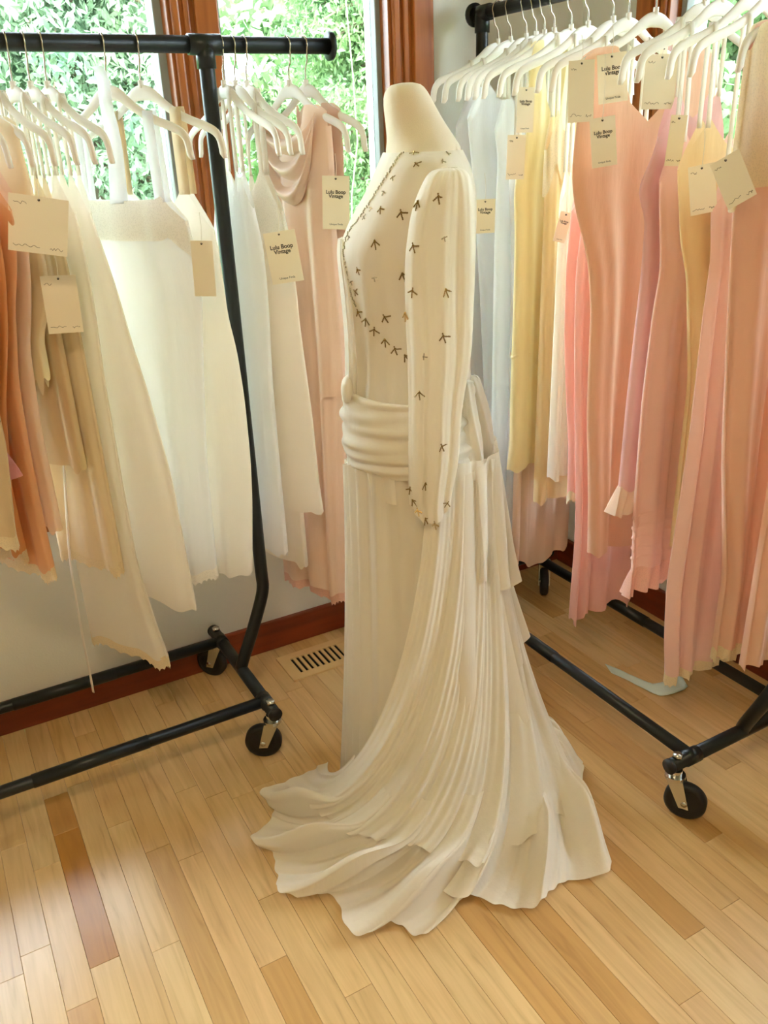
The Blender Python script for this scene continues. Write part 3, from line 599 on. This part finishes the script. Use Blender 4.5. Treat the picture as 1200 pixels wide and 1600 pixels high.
# hip sash with ruching, front knot, back bow
sa_rows = [(598, 545, 735, .146), (606, 538, 738, .152), (640, 535, 741, .166), (690, 537, 746, .180), (712, 545, 748, .184), (736, 560, 747, .180)]
def sashfold(q, t, z):
    tilt = .030*np.sin(t)*0; w_ = (np.sin(2*PI*(q*3.4)+1.5*np.sin(t+.4)+.8*np.sin(3*t))*.6+np.sin(2*PI*(q*6.1)-1.3*np.sin(2*t)+1)*.5); return .004*w_+.002*np.sin(2*PI*q*7+3*t), .0055*w_, .005*np.sin(2*t+1)+.052*np.sin(t)*q**1.3
loft('sash', sa_rows, 60, 'gown_white', gown, M=96, fold=sashfold, thick=.002)
loft('sash_knot', [(588, 540, 547, .012, .06), (596, 534, 552, .026, .06), (612, 533, 553, .030, .06), (626, 537, 549, .018, .06)], 16, 'gown_white', gown, M=24, caps=True)
def bowfold(q, t, z): return .003*np.sin(6*t+8*q), .004*np.sin(5*t+6*q), 0*t
loft('bow_loop', [(588, 745, 732, .012, -.02), (600, 752, 728, .03, -.02), (640, 763, 728, .04, -.02), (690, 770, 732, .04, -.02), (715, 770, 742, .03, -.02), (722, 769, 762, .01, -.02)], 30, 'gown', gown, M=36, fold=bowfold, caps=True)
loft('bow_loop', [(596, 738, 720, .014, .09), (640, 744, 718, .03, .09), (690, 752, 716, .034, .09), (730, 755, 722, .03, .09), (742, 752, 735, .012, .09)], 30, 'gown', gown, M=36, fold=bowfold, caps=True)

def drfold(q, t, z): return .003*np.sin(5*t+2*q), .006*np.sin(8*t+1), 0*t
loft('front_drape', [(372, 530, 540, .02, .02), (400, 529, 545, .05, .02), (450, 534, 556, .06, .02), (520, 540, 562, .06, .02), (600, 541, 568, .06, .02), (640, 537, 566, .05, .02)], 40, 'gown_sheer', gown, M=40, fold=drfold)
# skirt: polar coordinates about FO, theta 0 = FA (window side), 90 = FB (towards the room), 180 = towards the right rack
def pol(th): return np.cos(th)[..., None]*FA+np.sin(th)[..., None]*FB
ztop = loc(600, 730)[1]; hipA = .148; hipB = .172
def rhip(th): return 1/np.sqrt((np.cos(th)/hipA)**2+(np.sin(th)/hipB)**2)
HEM = [(520, 1195), (500, 1204), (470, 1216), (448, 1222), (432, 1240), (416, 1262), (420, 1278), (411, 1300), (408, 1330), (428, 1342), (417, 1366), (440, 1396), (484, 1415), (500, 1400), (528, 1432), (545, 1458), (577, 1474), (600, 1448), (617, 1442), (620, 1462), (662, 1488), (686, 1440), (692, 1422), (716, 1412), (738, 1402), (760, 1425), (798, 1432), (832, 1432), (834, 1408), (880, 1392), (936, 1382), (944, 1362), (946, 1352), (925, 1325), (900, 1290), (903, 1250), (910, 1232), (900, 1205), (880, 1180), (850, 1168)]
hp = np.array([on_floor(x, y)-FO for x, y in HEM]); ha_ = np.unwrap(np.arctan2(hp@FB, hp@FA)); hr = np.linalg.norm(hp, axis=1)
srt = np.argsort(ha_); ha_, hr = ha_[srt], hr[srt]
TH0, TH1 = ha_[0], ha_[-1]
_tg = np.linspace(TH0, TH1, 400); _hg = np.convolve(np.pad(np.interp(_tg, ha_, hr), 5, mode='edge'), np.ones(11)/11, 'valid')
def rhem(th): return np.interp(th, _tg, _hg)
# straight pleated underskirt
M = 200; t = 2*PI*np.arange(M)/M; K = 40; P = np.zeros((K, M, 3))
for i in range(K):
    q = i/(K-1); z = (ztop+.01+.055*np.clip(np.sin(t), 0, 1))*(1-q)+.004*q; pl = (np.abs(((t*24/(2*PI)+.25*np.sin(3*t)) % 1)-.5)*2-.5)*(.010+.012*q)+.006*q*np.sin(7*t+2)
    r_ = rhip(t)*(1-.02*q)+.045*q**1.6+pl; P[i] = FO+pol(t)*r_[:, None]; P[i][:, 2] = z
grid('underskirt', P, 'gown_sheer', gown, closed=True)
t2 = 2*PI*np.arange(120)/120; P = np.zeros((24, 120, 3))
for i in range(24):
    q = i/23; z = (ztop-.01)*(1-q)+.05*q; P[i] = FO+pol(t2)*((rhip(t2)-.014)*(1+.12*q)+.004*np.sin(11*t2))[:, None]; P[i][:, 2] = z
grid('lining', P, 'gown_white', gown, closed=True)
def bez(p0, p1, p2, p3, s): return p0*(1-s)**3+3*p1*s*(1-s)**2+3*p2*s*s*(1-s)+p3*s**3
def train(name, mat, i0, i1, NI, s0, s1, NS, nf, amp, roff, flute, seed, hemw=0.0, topmap=(92, 222), cut=None, zlift=0.0):
    I = np.linspace(i0, i1, NI); S = np.linspace(s0, s1, NS); P = np.zeros((NS, NI, 3))
    tht = np.radians(topmap[0]+(topmap[1]-topmap[0])*I); thb = TH0+.03+(TH1-TH0-.06)*I
    g = np.sin(2*PI*nf*I+seed+1.4*np.sin(5*I+seed)); g2 = np.sin(2*PI*nf*2.1*I+2*seed); gg = g+.2*g2
    rh, rb = rhip(tht)+.012+roff, rhem(thb)
    edge_w = np.clip(np.minimum(I-i0, i1-I)/.05, 0, 1); gg = gg*edge_w
    for k, s_ in enumerate(S):
        se = s_ if cut is None else s0+(s_-s0)*cut(I)
        ex = rb-rh
        th = tht+(thb-tht)*np.clip(se, 0, 1)**1.7
        r_ = bez(rh, rh+.01, rh+.04+.16*ex, rb, se); z = bez(ztop+.012+.058*np.clip(np.sin(tht), 0, 1), .50, .06, .010, se)
        r_ = r_+amp*gg*(.25+.75*se)*np.clip((1-se)*6, .25, 1)+roff*.3
        B = np.exp(-((se-.87)/.085)**2)+.22*np.clip((se-.9)/.1, 0, 1); z = z+flute*(.75+gg)*B*edge_w+.004*np.sin(2*PI*nf*5.3*I+seed*3)*B
        r_ = r_+.016*gg*np.clip((se-.8)/.2, 0, 1)+.0022*np.sin(2*PI*nf*4.7*I+seed*2+2*se)*np.clip(se*2, 0, 1)+zlift*(1-abs(2*se-1))
        if hemw: z = z+hemw*np.clip((se-.9)/.1, 0, 1)*(1+g2)*.5
        P[k] = FO+pol(th)*r_[:, None]; P[k][:, 2] = np.maximum(z, .004)
    return grid(name, P, mat, gown)
train('flounce', 'gown_white', 0, 1, 420, .66, 1.0, 56, 10, .012, .0, .036, .7, hemw=.004)
train('train_panel', 'gown', .02, .52, 200, 0, .86, 60, 9, .012, .006, .016, 1.9, cut=lambda I: .93+.035*np.sin(17*I))
train('train_panel', 'gown', .44, .80, 180, 0, .93, 60, 6, .013, .010, .016, 3.3, cut=lambda I: .86+.10*np.abs(np.sin(9*I+.6)))
train('train_panel', 'gown', .74, 1.0, 140, 0, .97, 60, 5, .011, .008, .02, 5.1)
# cascading ruffles below the bow
def cascade(th0, th1, zt, zb, zb2, off, nw, seed, mat):
    NI, NS = 70, 26; I = np.linspace(0, 1, NI); th = np.radians(th0+(th1-th0)*I); P = np.zeros((NS, NI, 3))
    for k in range(NS):
        q = k/(NS-1); z = zt+(zb+(zb2-zb)*I-zt)*q
        r_ = rhip(th)+.022+off+.10*np.clip((.6-z)/.6, 0, 1)**1.5+.05*q*I+(.006+.018*q)*np.sin(nw*I*2*PI+seed+1.5*q)
        P[k] = FO+pol(th+.06*q*np.sin(nw*I*2*PI*.7+seed))*r_[:, None]; P[k][:, 2] = z+.012*q*np.sin(nw*2*PI*I+1+seed)
    grid('cascade_ruffle', P, mat, gown)
cascade(128, 200, .86, .60, .47, .004, 2.6, .4, 'gown')
cascade(140, 205, .66, .36, .34, .012, 2.4, 2.0, 'gown')
cascade(96, 150, .85, .30, .14, -.004, 1.6, 3.0, 'gown')
# bead work: sprigs placed on bodice and sleeve where they show in the photo
bpy.context.view_layer.update()
def bvh(o): me = o.data; return BVHTree.FromPolygons([v.co[:] for v in me.vertices], [tuple(p.vertices) for p in me.polygons])
TB = [bvh(sleeve), bvh(bodice)]
def hit(x, y):
    d = Vector(ray(x, y)).normalized(); best = None
    for tr in TB:
        h_ = tr.ray_cast(Vector(CAM), d)
        if h_[0] is not None and (best is None or h_[3] < best[1][3]): best = (tr, h_)
    if best is None: return None
    p, n = best[1][0], best[1][1]
    if n.dot(d) > 0: n = -n
    return p, n
def ico(c, r):
    c = np.asarray(c); V = [c+np.array(v)*r for v in ((1, 0, 0), (-1, 0, 0), (0, 1, 0), (0, -1, 0), (0, 0, 1), (0, 0, -1))]
    return V, [(0, 2, 4), (2, 1, 4), (1, 3, 4), (3, 0, 4), (2, 0, 5), (1, 2, 5), (3, 1, 5), (0, 3, 5)]
def sprig(arms, mat, nm):
    ps = []
    for ang, L_, n in arms:
        for k in range(n):
            q = (k+.4)/n; a = math.radians(ang+14*math.sin(q*2)); ps.append(ico((math.cos(a)*L_*q, math.sin(a)*L_*q, .0014), .0019))
    ps.append(ico((0, 0, .002), .0028)); V, F = join_vf(ps); me = bpy.data.meshes.new(nm); me.from_pydata([tuple(v) for v in V], [], F); me.materials.append(MATS[mat]); return me
SPR = [sprig([(-90, .016, 6), (-135, .014, 5), (-45, .014, 5)], 'bead_bronze', 'bead_sprig'), sprig([(-100, .013, 5), (-30, .013, 5), (-160, .012, 4), (80, .006, 2)], 'bead_bronze', 'bead_sprig'),
       sprig([(-70, .009, 4), (-150, .008, 3), (20, .008, 3)], 'bead_crystal', 'bead_sprig')]
def place(me, x, y, rot, name='bead_sprig', sc=1.0):
    h_ = hit(x, y)
    if h_ is None: return
    p, n = h_; zz = Vector((0, 0, 1)); yv = (zz-n*zz.dot(n)).normalized(); xv = yv.cross(n)
    R_ = Matrix([[xv[i], yv[i], n[i]] for i in range(3)]).to_4x4() @ Matrix.Rotation(rot, 4, 'Z') @ Matrix.Scale(sc, 4)
    o = bpy.data.objects.new(name, me); COL.objects.link(o); o.parent = gown; o.matrix_world = Matrix.Translation(p-n*.0004) @ R_
big = [(652, 222), (676, 219), (699, 224), (627, 332), (654, 315), (685, 307), (586, 376), (646, 384), (629, 427), (645, 454), (696, 452), (601, 495), (634, 489), (560, 487), (572, 498), (585, 515), (602, 530), (617, 545), (633, 555),
       (693, 525), (655, 612), (690, 697), (664, 755), (641, 764), (645, 781), (653, 797), (664, 810), (680, 818), (696, 813)]
small = [(647, 238), (699, 240), (691, 252), (650, 256), (614, 277), (569, 339), (595, 326), (694, 371), (585, 434), (559, 421), (546, 370), (662, 557), (699, 786), (600, 300), (580, 325), (555, 455), (549, 440)]
for k, (x, y) in enumerate(big): place(SPR[k % 2], x, y, random.uniform(-.5, .5))
for k, (x, y) in enumerate(small): place(SPR[2] if k % 3 else SPR[1], x, y, random.uniform(-1, 1), sc=.8)
trim = smooth_path([(646, 231, 0), (625, 243, 0), (614, 260, 0), (602, 279, 0), (588, 301, 0), (573, 325, 0), (558, 346, 0), (547, 360, 0), (540, 378, 0), (538, 400, 0), (543, 432, 0), (549, 458, 0), (556, 478, 0)], 120)
ps = []
for x, y, _ in trim:
    for _try in range(8):
        h_ = hit(x+random.uniform(-1.2, 1.2)+_try*1.5, y)
        if h_: break
    if h_: ps.append(ico(np.array(h_[0])+np.array(h_[1])*.0012, .0021))
V, F = join_vf(ps); tag(mesh('bead_trim', V, F, 'bead_crystal', gown, smooth=False), kind='stuff')
bpy.context.view_layer.update()
for o_ in gown.children:
    if o_.name.startswith('bead_sprig'): continue
    o_.matrix_parent_inverse = gown.matrix_basis.inverted()

# ------------------------------------------------------------------ price tags
def scribble(x, z, w_, h_, n, seed):
    r = random.Random(seed); pts = [(x+w_*k/n, 0, z+h_*(r.random()-.5)*(1.0 if k % 2 else -1.0)) for k in range(n+1)]
    return tube_vf(smooth_path(pts, n*4), .00035, 4)
def price_tag(label, center, facing, size, roll, kind, mat='card_white', seed=1, hang=.05, group=None, gap=.022):
    N = np.asarray(facing)/np.linalg.norm(facing); near = 9.0          # the card hangs against the first cloth behind it
    for dx in (-.4, 0, .4):
        for dy in (-.4, 0, .4):
            d = Vector(ray(center[0]+dx*size[0]*680, center[1]+dy*size[1]*680)); L_ = d.length
            for tr in TREES:
                h_ = tr.ray_cast(Vector(CAM), d.normalized())
                if h_[0] is not None: near = min(near, h_[3]/L_)
    p = CAM+ray(*center)*(near-gap if near < 9 else 1.9)
    if N@(CAM-p) < 0: N = -N
    X = np.cross(ZV, N); X /= np.linalg.norm(X); Z = np.cross(N, X)
    X2 = X*math.cos(roll)+Z*math.sin(roll); Z2 = -X*math.sin(roll)+Z*math.cos(roll)
    o = empty('price_tag', label, 'price tag', group)
    M_ = Matrix([[X2[i], -N[i], Z2[i], p[i]] for i in range(3)]+[[0, 0, 0, 1]]); o.matrix_world = M_
    w_, h_ = size; c = mesh('card', *box_vf(-w_/2, w_/2, -.0004, .0004, -h_/2, h_/2), mat, o, smooth=False)
    inv = M_.inverted(); up = inv.to_3x3() @ Vector((0, 0, hang)); hole = np.array([0, -.0008, h_/2-.006])
    tube('string', smooth_path([hole, hole+np.array(up)*.5+np.array([.002, .004, 0]), hole+np.array(up)+np.array([0, .010, 0])], 10), .0006, 'string', o, 5)
    tube('eyelet', [hole+np.array([0, -.0002, 0]), hole+np.array([0, .0002, 0])], .0022, 'ink', o, 10)
    def text(body, size_, z, nm, off):
        cu = bpy.data.curves.new(nm, 'FONT'); cu.body = body; cu.size = size_; cu.align_x = 'CENTER'; cu.extrude = .0001; cu.offset = off; cu.space_line = .8
        tmp = bpy.data.objects.new('lettering_curve', cu); COL.objects.link(tmp); bpy.context.view_layer.update()
        me = bpy.data.meshes.new_from_object(tmp.evaluated_get(bpy.context.evaluated_depsgraph_get())); bpy.data.objects.remove(tmp); me.materials.clear()
        t_ = link('lettering', me, 'ink', o); t_.location = (0, -.0006, z); t_.rotation_euler = (PI/2, 0, 0)
    if kind == 'front':
        text('Lulu Boop\nVintage', w_*.175, h_*.17, 'brand', w_*.004); text('Unique Finds', w_*.095, -h_*.42, 'foot', 0)
    elif kind == 'notes':
        for k, (x, z, ww) in enumerate(((-w_*.42, h_*.36, w_*.22), (-w_*.42, -h_*.38, w_*.45), (w_*.2, -h_*.40, w_*.22))):
            V, F = scribble(x, z-.0, ww, .005, 9, seed+k); V = [np.array(v)+np.array([0, -.0007, 0]) for v in V]; mesh('handwriting', V, F, 'ink_pencil', o)
    return o
TREES = [bvh(b['root'].children[0]) for b in BODY.values()]
def fc(key, off=.03, toward=.6):
    b = BODY[key]; v = CAM-b['O']; v[2] = 0; v /= np.linalg.norm(v); n = b['N']*(1-toward)+v*toward; return n/np.linalg.norm(n)
price_tag('printed cream card tag on the peach satin gown', (525, 317), fc('G', .06, .7), (.060, .110), -.05, 'front')
price_tag('printed cream card tag on the white lace bodice slip', (443, 402), fc('F', .06, .7), (.070, .108), .12, 'front', hang=.08)
price_tag('narrow plain card tag on the slip with broad cream straps', (318, 420), fc('D', .05, .4), (.046, .112), -.04, 'blank', 'card_white', hang=.06)
price_tag('handwritten card high among the crowded cream slips', (60, 352), fc('A4', .06, .9), (.100, .098), -.2, 'notes', 'card_white', 3)
price_tag('handwritten card below another beside the oat slips', (97, 476), fc('B1', .06, .9), (.066, .112), -.03, 'notes', 'card_white', 9, gap=.04)
price_tag('printed cream card tag on the tan peach slip', (943, 222), fc('R8', .06, .6), (.052, .094), .12, 'front', hang=.12, gap=.032)
price_tag('cream card with faded writing beside the salmon gown', (908, 143), fc('R7', .05, .6), (.052, .112), .03, 'notes', 'card_white', 21, hang=.05)
price_tag('printed card half hidden behind the tan peach slip straps', (957, 122), fc('R8', .03, .6), (.06, .09), .1, 'front', hang=.06, gap=.012)
price_tag('handwritten cream card above the mauve nightgown', (1031, 128), fc('R9', .05, .6), (.064, .098), -.02, 'notes', 'card_white', 33, hang=.05, gap=.03)
price_tag('narrow white printed tag overlapping the handwritten card', (1034, 110), fc('R10', .05, .2), (.019, .098), -.03, 'front', 'card_white', hang=.05)
price_tag('small handwritten card over the pink peach petticoat', (1056, 220), fc('R10', .055, .6), (.032, .092), -.06, 'notes', 'card_white', 41, hang=.06)
price_tag('square cream card on the honey beige slip, lower of two', (1098, 296), fc('R11', .06, .6), (.050, .088), .16, 'notes', 'card_white', 51, hang=.08)
price_tag('tilted square cream card overlapping another on the right rack', (1146, 281), fc('R12', .06, .6), (.052, .084), .5, 'notes', 'card_white', 61, hang=.09)
price_tag('printed card tag on the plain white slip by the dress form', (758, 338), fc('R2', .04, .6), (.054, .085), .0, 'front', hang=.07)
price_tag('pale card beside the cream yellow dress', (806, 246), fc('R4c', .03, .5), (.046, .10), -.03, 'notes', 'card_white', 71)
price_tag('printed cream card behind the cream yellow dress straps', (821, 172), fc('R4b', .03, .5), (.042, .098), -.02, 'front', 'card_white')
price_tag('small printed card on the butter beige slip', (879, 355), fc('R5', .05, .5), (.03, .07), -.25, 'front', 'card_white')

# ------------------------------------------------------------------ small things on the floor and cloth
rb = [on_floor(x, y) for x, y in ((950, 1045), (985, 1062), (1015, 1078), (1045, 1080), (1068, 1068))]
rb = smooth_path(rb, 30); dirv = np.array([.35, .94, 0]); tw = np.linspace(0, 1, 30)
grid('satin_ribbon', [[p+dirv*(k*.024)+ZV*(.002+.009*abs(math.sin(3.2*PI*q))*q+.006*q*(k+1)) for k in (-1, -.5, 0, .5, 1)] for p, q in zip(rb, tw)], 'mint', thick=.0008)
tag(bpy.data.objects['satin_ribbon'], 'pale mint satin ribbon fallen on the floor under the pink gowns', 'ribbon')
b = BODY['B1']; pt = [on_plane(x, y, b['O']+b['N']*.03, b['N']) for x, y in ((98, 700), (108, 860), (118, 930), (130, 1000), (140, 1050), (146, 1082))]
pt = smooth_path(pt, 30); grid('sash_tie', [[p-b['U']*.004, p+b['U']*.004] for p in pt], 'strap', b['root'], thick=.001)
b = BODY['C']; kn = b['O']+np.array([0, 0, -APEX+.004])                # ribbon knotted over the hanger neck, falling to the neckline
pts = [kn+np.array([0, 0, .03])-b['U']*.018, kn+b['N']*.012+ZV*.012, kn+b['N']*.013-ZV*.04, on_plane(180, 230, b['O']+b['N']*.012, b['N']), on_plane(187, 318, b['O']+b['N']*.012, b['N'])]
grid('knotted_ribbon', [[p-b['U']*(.012+.010*q)+b['N']*.002, p+b['N']*.004, p+b['U']*(.012+.010*q)+b['N']*.002] for p, q in zip(smooth_path(pts, 24), np.linspace(0, 1, 24))], 'sheer_white', b['root'], thick=.001)
def over_panel(key, name, mat, q0, q1, grow, flare):                  # an outer layer that follows the body between two heights
    b = BODY[key]; P = b['P']; i0, i1 = int(q0*43), int(q1*43); O, U, N = b['O'], b['U'], b['N']; R_ = []
    for i in range(i0, i1+1):
        f = (i-i0)/(i1-i0); ring = P[i].copy(); z = ring[:, 2]; Uz, Nz = b['UN'](z); u = ((ring-O)*Uz).sum(1); v = ((ring-O)*Nz).sum(1)
        ring = O+(u*(1+flare*f)+np.sign(u)*grow)[:, None]*Uz+(v*(1+.3*f)+np.sign(v)*grow)[:, None]*Nz; ring[:, 2] = z; R_.append(ring)
    grid(name, press_rows(R_, O, b['UN'], b['gaps']), mat, b['root'], closed=True)
over_panel('G', 'tunic_layer', 'satin_peach', .04, .555, .006, .05)
b = BODY['G']; zs_ = 1.649-APEX-.062; us_ = np.linspace(-.125, .125, 40); R_ = []
for k in range(30):                                            # draped cowl hanging between the shoulders
    f = k/29; sag = .05+.13*f; z = zs_-.012*f-sag*(1-(us_/.125)**2)
    Uz, Nz = b['UN'](z); ring = b['O']+us_[:, None]*Uz+(.024+.010*np.sin(f*17)*(1-(us_/.13)**2)+.004*f)[:, None]*Nz; ring[:, 2] = z; R_.append(ring)
grid('cowl_drape', R_, 'satin_peach', b['root'], thick=.001)
over_panel('R13', 'lace_bodice', 'lace_cream', .0, .22, .004, .02)
over_panel('R5', 'lace_bodice', 'lace_cream', .0, .12, .003, .02)
over_panel('F', 'lace_bodice', 'lace_white', .0, .18, .003, .02)
over_panel('C', 'lace_bodice', 'lace_white', .0, .1, .003, .01)
b = BODY['R10']
for k in range(5):
    P = b['P']; zb_ = b['zh']+.03+.028*k; i = int(np.argmin(np.abs(P[:, 0, 2]-zb_))); R_ = P[i].copy(); R_[:, 2] += zb_-R_[:, 2].mean()
    cen = R_.mean(0); out = R_-cen; out[:, 2] = 0; out /= np.linalg.norm(out, axis=1)[:, None]
    grid('stitched_tuck', [R_+out*.0005+ZV*.005, R_+out*.0035, R_+out*.0005-ZV*.002], 'pinkpeach', b['root'], closed=True)

bs = empty('bead_strand', 'dark red bead strand looped over a hanger arm before the right window', 'beads'); 
pc = np.array([RAILX+.195, right_y(966), 1.75-APEX-.085])
for sg in (-1, 1):
    path = smooth_path([pc+ZV*.012, pc+np.array([0, sg*.012, .004]), pc+np.array([.004, sg*.02, -.03]), pc+np.array([.006, sg*.022, -.13])], 26)
    V, F = join_vf([ico(p, .0042) for p in path]); tag(mesh('strand', V, F, 'bead_red', bs, smooth=False), kind='stuff')

# ------------------------------------------------------------------ garden outside
tag(box('ground', -40, 50, WY+.2, 60, -1.2, -1.0, 'grass'), kind='structure'); tag(box('ground', WX+.2, 60, -30, WY+.2, -1.2, -1.0, 'grass'), kind='structure')
def leaf_mesh(C_, N_dir, size, asp, name, mat, parent, droop=.5):
    n = len(C_); d = rng.normal(size=(n, 3)); d[:, 2] -= droop; d /= np.linalg.norm(d, axis=1)[:, None]
    s_ = np.cross(d, rng.normal(size=(n, 3))); s_ /= np.linalg.norm(s_, axis=1)[:, None]; L_ = size*rng.uniform(.6, 1.3, n)[:, None]
    V = np.stack([C_-s_*L_*asp*.1, C_+d*L_*.45-s_*L_*asp*.5, C_+d*L_, C_+d*L_*.45+s_*L_*asp*.5], 1).reshape(-1, 3)
    me = bpy.data.meshes.new(name); me.vertices.add(4*n); me.vertices.foreach_set('co', V.ravel()); me.loops.add(4*n); me.loops.foreach_set('vertex_index', np.arange(4*n))
    me.polygons.add(n); me.polygons.foreach_set('loop_start', np.arange(0, 4*n, 4)); me.update(calc_edges=True); me.validate()
    return link(name, me, mat, parent)
def tree(name, label, x, y, rad, z0, z1, nspray, per, leaf, asp, mat, droop, kind='conifer', cat='tree'):
    r = empty(name, label, cat, 'trees beyond the windows'); r.location = (x, y, -1.0)
    tube('trunk', smooth_path([(0, 0, 0), (.05, .03, (z1+1)*.4), (0, .05, (z1+1)*.95)], 14), np.linspace(.13, .02, 14), 'bark', r, 10)
    br = []; Cs = []
    for k in range(nspray):
        h_ = rng.uniform(0, 1); z = z0+(z1-z0)*h_+1.0; prof = (1-h_*.75) if kind == 'conifer' else math.sqrt(max(.05, 1-(2*h_-1)**2))
        a = rng.uniform(0, 2*PI); L_ = rad*prof*rng.uniform(.55, 1.05); d = np.array([math.cos(a), math.sin(a), 0]); e = d*L_+np.array([0, 0, z-(.18*L_ if kind == 'conifer' else -.1*L_)])
        s_ = np.array([0, 0, z+(.1 if kind == 'conifer' else -.3)])
        if k % 3 == 0: br.append(tube_vf([s_, s_*.5+e*.5+np.array([0, 0, .05]), e], [.02, .012, .004], 5))
        q = rng.uniform(.35, 1.05, per)[:, None]; Cs.append(s_*(1-q)+e*q+rng.normal(size=(per, 3))*np.array([.16, .16, .09])*(.5+L_*.3))
    V, F = join_vf(br); mesh('branch', V, F, 'bark', r); leaf_mesh(np.vstack(Cs), None, leaf, asp, 'foliage', mat, r, droop)
    return r
tree('conifer_tree', 'feathery pale green conifer beyond the left window pane', 1.3, 6.6, 1.45, -.4, 5.8, 520, 230, .075, .36, 'leaf_conifer', .9)
tree('conifer_tree', 'feathery pale green conifer filling the right window pane', 4.45, 8.0, 1.5, -.4, 6.2, 520, 230, .075, .36, 'leaf_bright', .9)
tree('conifer_tree', 'tall green conifer deeper in the garden', 2.3, 11.8, 2.1, -.4, 6.5, 560, 150, .13, .4, 'leaf_conifer', .8)
tree('leafy_tree', 'leafy tree beyond the far end of the hedge', -2.4, 10.8, 1.8, -.3, 2.5, 380, 100, .14, .5, 'leaf_bright', .2, 'round')
tree('leafy_tree', 'sunlit yellow green tree outside the window behind the gowns', 6.4, 5.0, 1.45, -.4, 2.9, 460, 110, .13, .5, 'leaf_bright', .3, 'round')
tree('leafy_tree', 'broad leafy tree outside the right wall window', 6.9, .9, 1.45, -.4, 2.9, 460, 110, .13, .5, 'leaf_bright', .3, 'round')
tree('conifer_tree', 'dark conifer between the two windows outside', 7.4, 9.0, 1.4, -.4, 5.0, 460, 110, .14, .34, 'leaf_conifer', .8)
tree('leafy_tree', 'large background tree closing the view behind the conifers', 1.6, 18.0, 3.4, -.8, 6.0, 520, 110, .24, .6, 'leaf_conifer', .2, 'round')
tree('leafy_tree', 'large background tree behind the window side garden corner', 8.2, 15.0, 3.0, -.8, 6.0, 480, 110, .24, .6, 'leaf_bright', .2, 'round')
tree('leafy_tree', 'large background tree at the far right of the garden', 12.6, 4.0, 3.2, -.8, 4.0, 480, 110, .24, .6, 'leaf_conifer', .2, 'round')
def rhododendron(label, x, y, z, rad, n):
    r = empty('rhododendron_bush', label, 'bush', 'bushes below the window'); r.location = (x, y, -1)
    br = []; Vs, Fs = [], []
    for k in range(n):
        a = rng.uniform(0, 2*PI); e = math.acos(rng.uniform(-.1, 1)); c = np.array([math.cos(a)*math.sin(e)*rad, math.sin(a)*math.sin(e)*rad*.8, z+1+math.cos(e)*rad*.8])*rng.uniform(.8, 1.03)
        if k % 2 == 0: br.append(tube_vf([(0, 0, .0), c*.55+np.array([0, 0, -.05]), c], [.025, .014, .005], 5))
        up = c/np.linalg.norm(c)*.4+np.array([0, -.15, .6]); up /= np.linalg.norm(up); s1 = np.cross(up, [0.3, 1, .2]); s1 /= np.linalg.norm(s1); s2 = np.cross(up, s1)
        for j in range(9):
            b_ = 2*PI*j/9+rng.uniform(-.2, .2); d = s1*math.cos(b_)+s2*math.sin(b_)+up*rng.uniform(-.1, .5); d /= np.linalg.norm(d); w_ = np.cross(d, up); w_ /= np.linalg.norm(w_); L_ = rng.uniform(.09, .13); k0 = len(Vs)
            Vs += [c, c+d*L_*.5-w_*L_*.17+up*.01, c+d*L_-up*.015, c+d*L_*.5+w_*L_*.17+up*.01]; Fs.append((k0, k0+1, k0+2, k0+3))
    V, F = join_vf(br); mesh('branch', V, F, 'bark', r); mesh('foliage', Vs, Fs, 'leaf_rhododendron', r, smooth=False)
rhododendron('rhododendron bush with glossy rosettes below the left window pane', 1.35, 4.3, .5, .62, 260)
rhododendron('rhododendron bush rising at the edge of the left window pane', .1, 4.9, .85, .55, 240)
rhododendron('low rhododendron bush below the right window pane', 2.9, 4.7, .25, .62, 240)
tw = empty('bare_sapling', 'bare pale twigs outside the right window pane', 'sapling'); tw.location = (1.55, 3.0, -1)
for pts in ([(0, 0, 0), (.02, 0, 1.2), (-.03, 0, 2.1), (.02, .0, 2.45), (.0, 0, 2.9)], [(-.03, 0, 2.1), (-.12, 0, 2.3), (-.2, 0, 2.42), (-.28, .02, 2.46)], [(.01, 0, 2.4), (-.1, 0, 2.47), (-.22, 0, 2.45)], [(-.02, 0, 1.9), (.1, .02, 2.2), (.14, .03, 2.4)]):
    tube('twig', smooth_path(pts, 14), np.linspace(.005, .002, 14), 'twig', tw, 6)
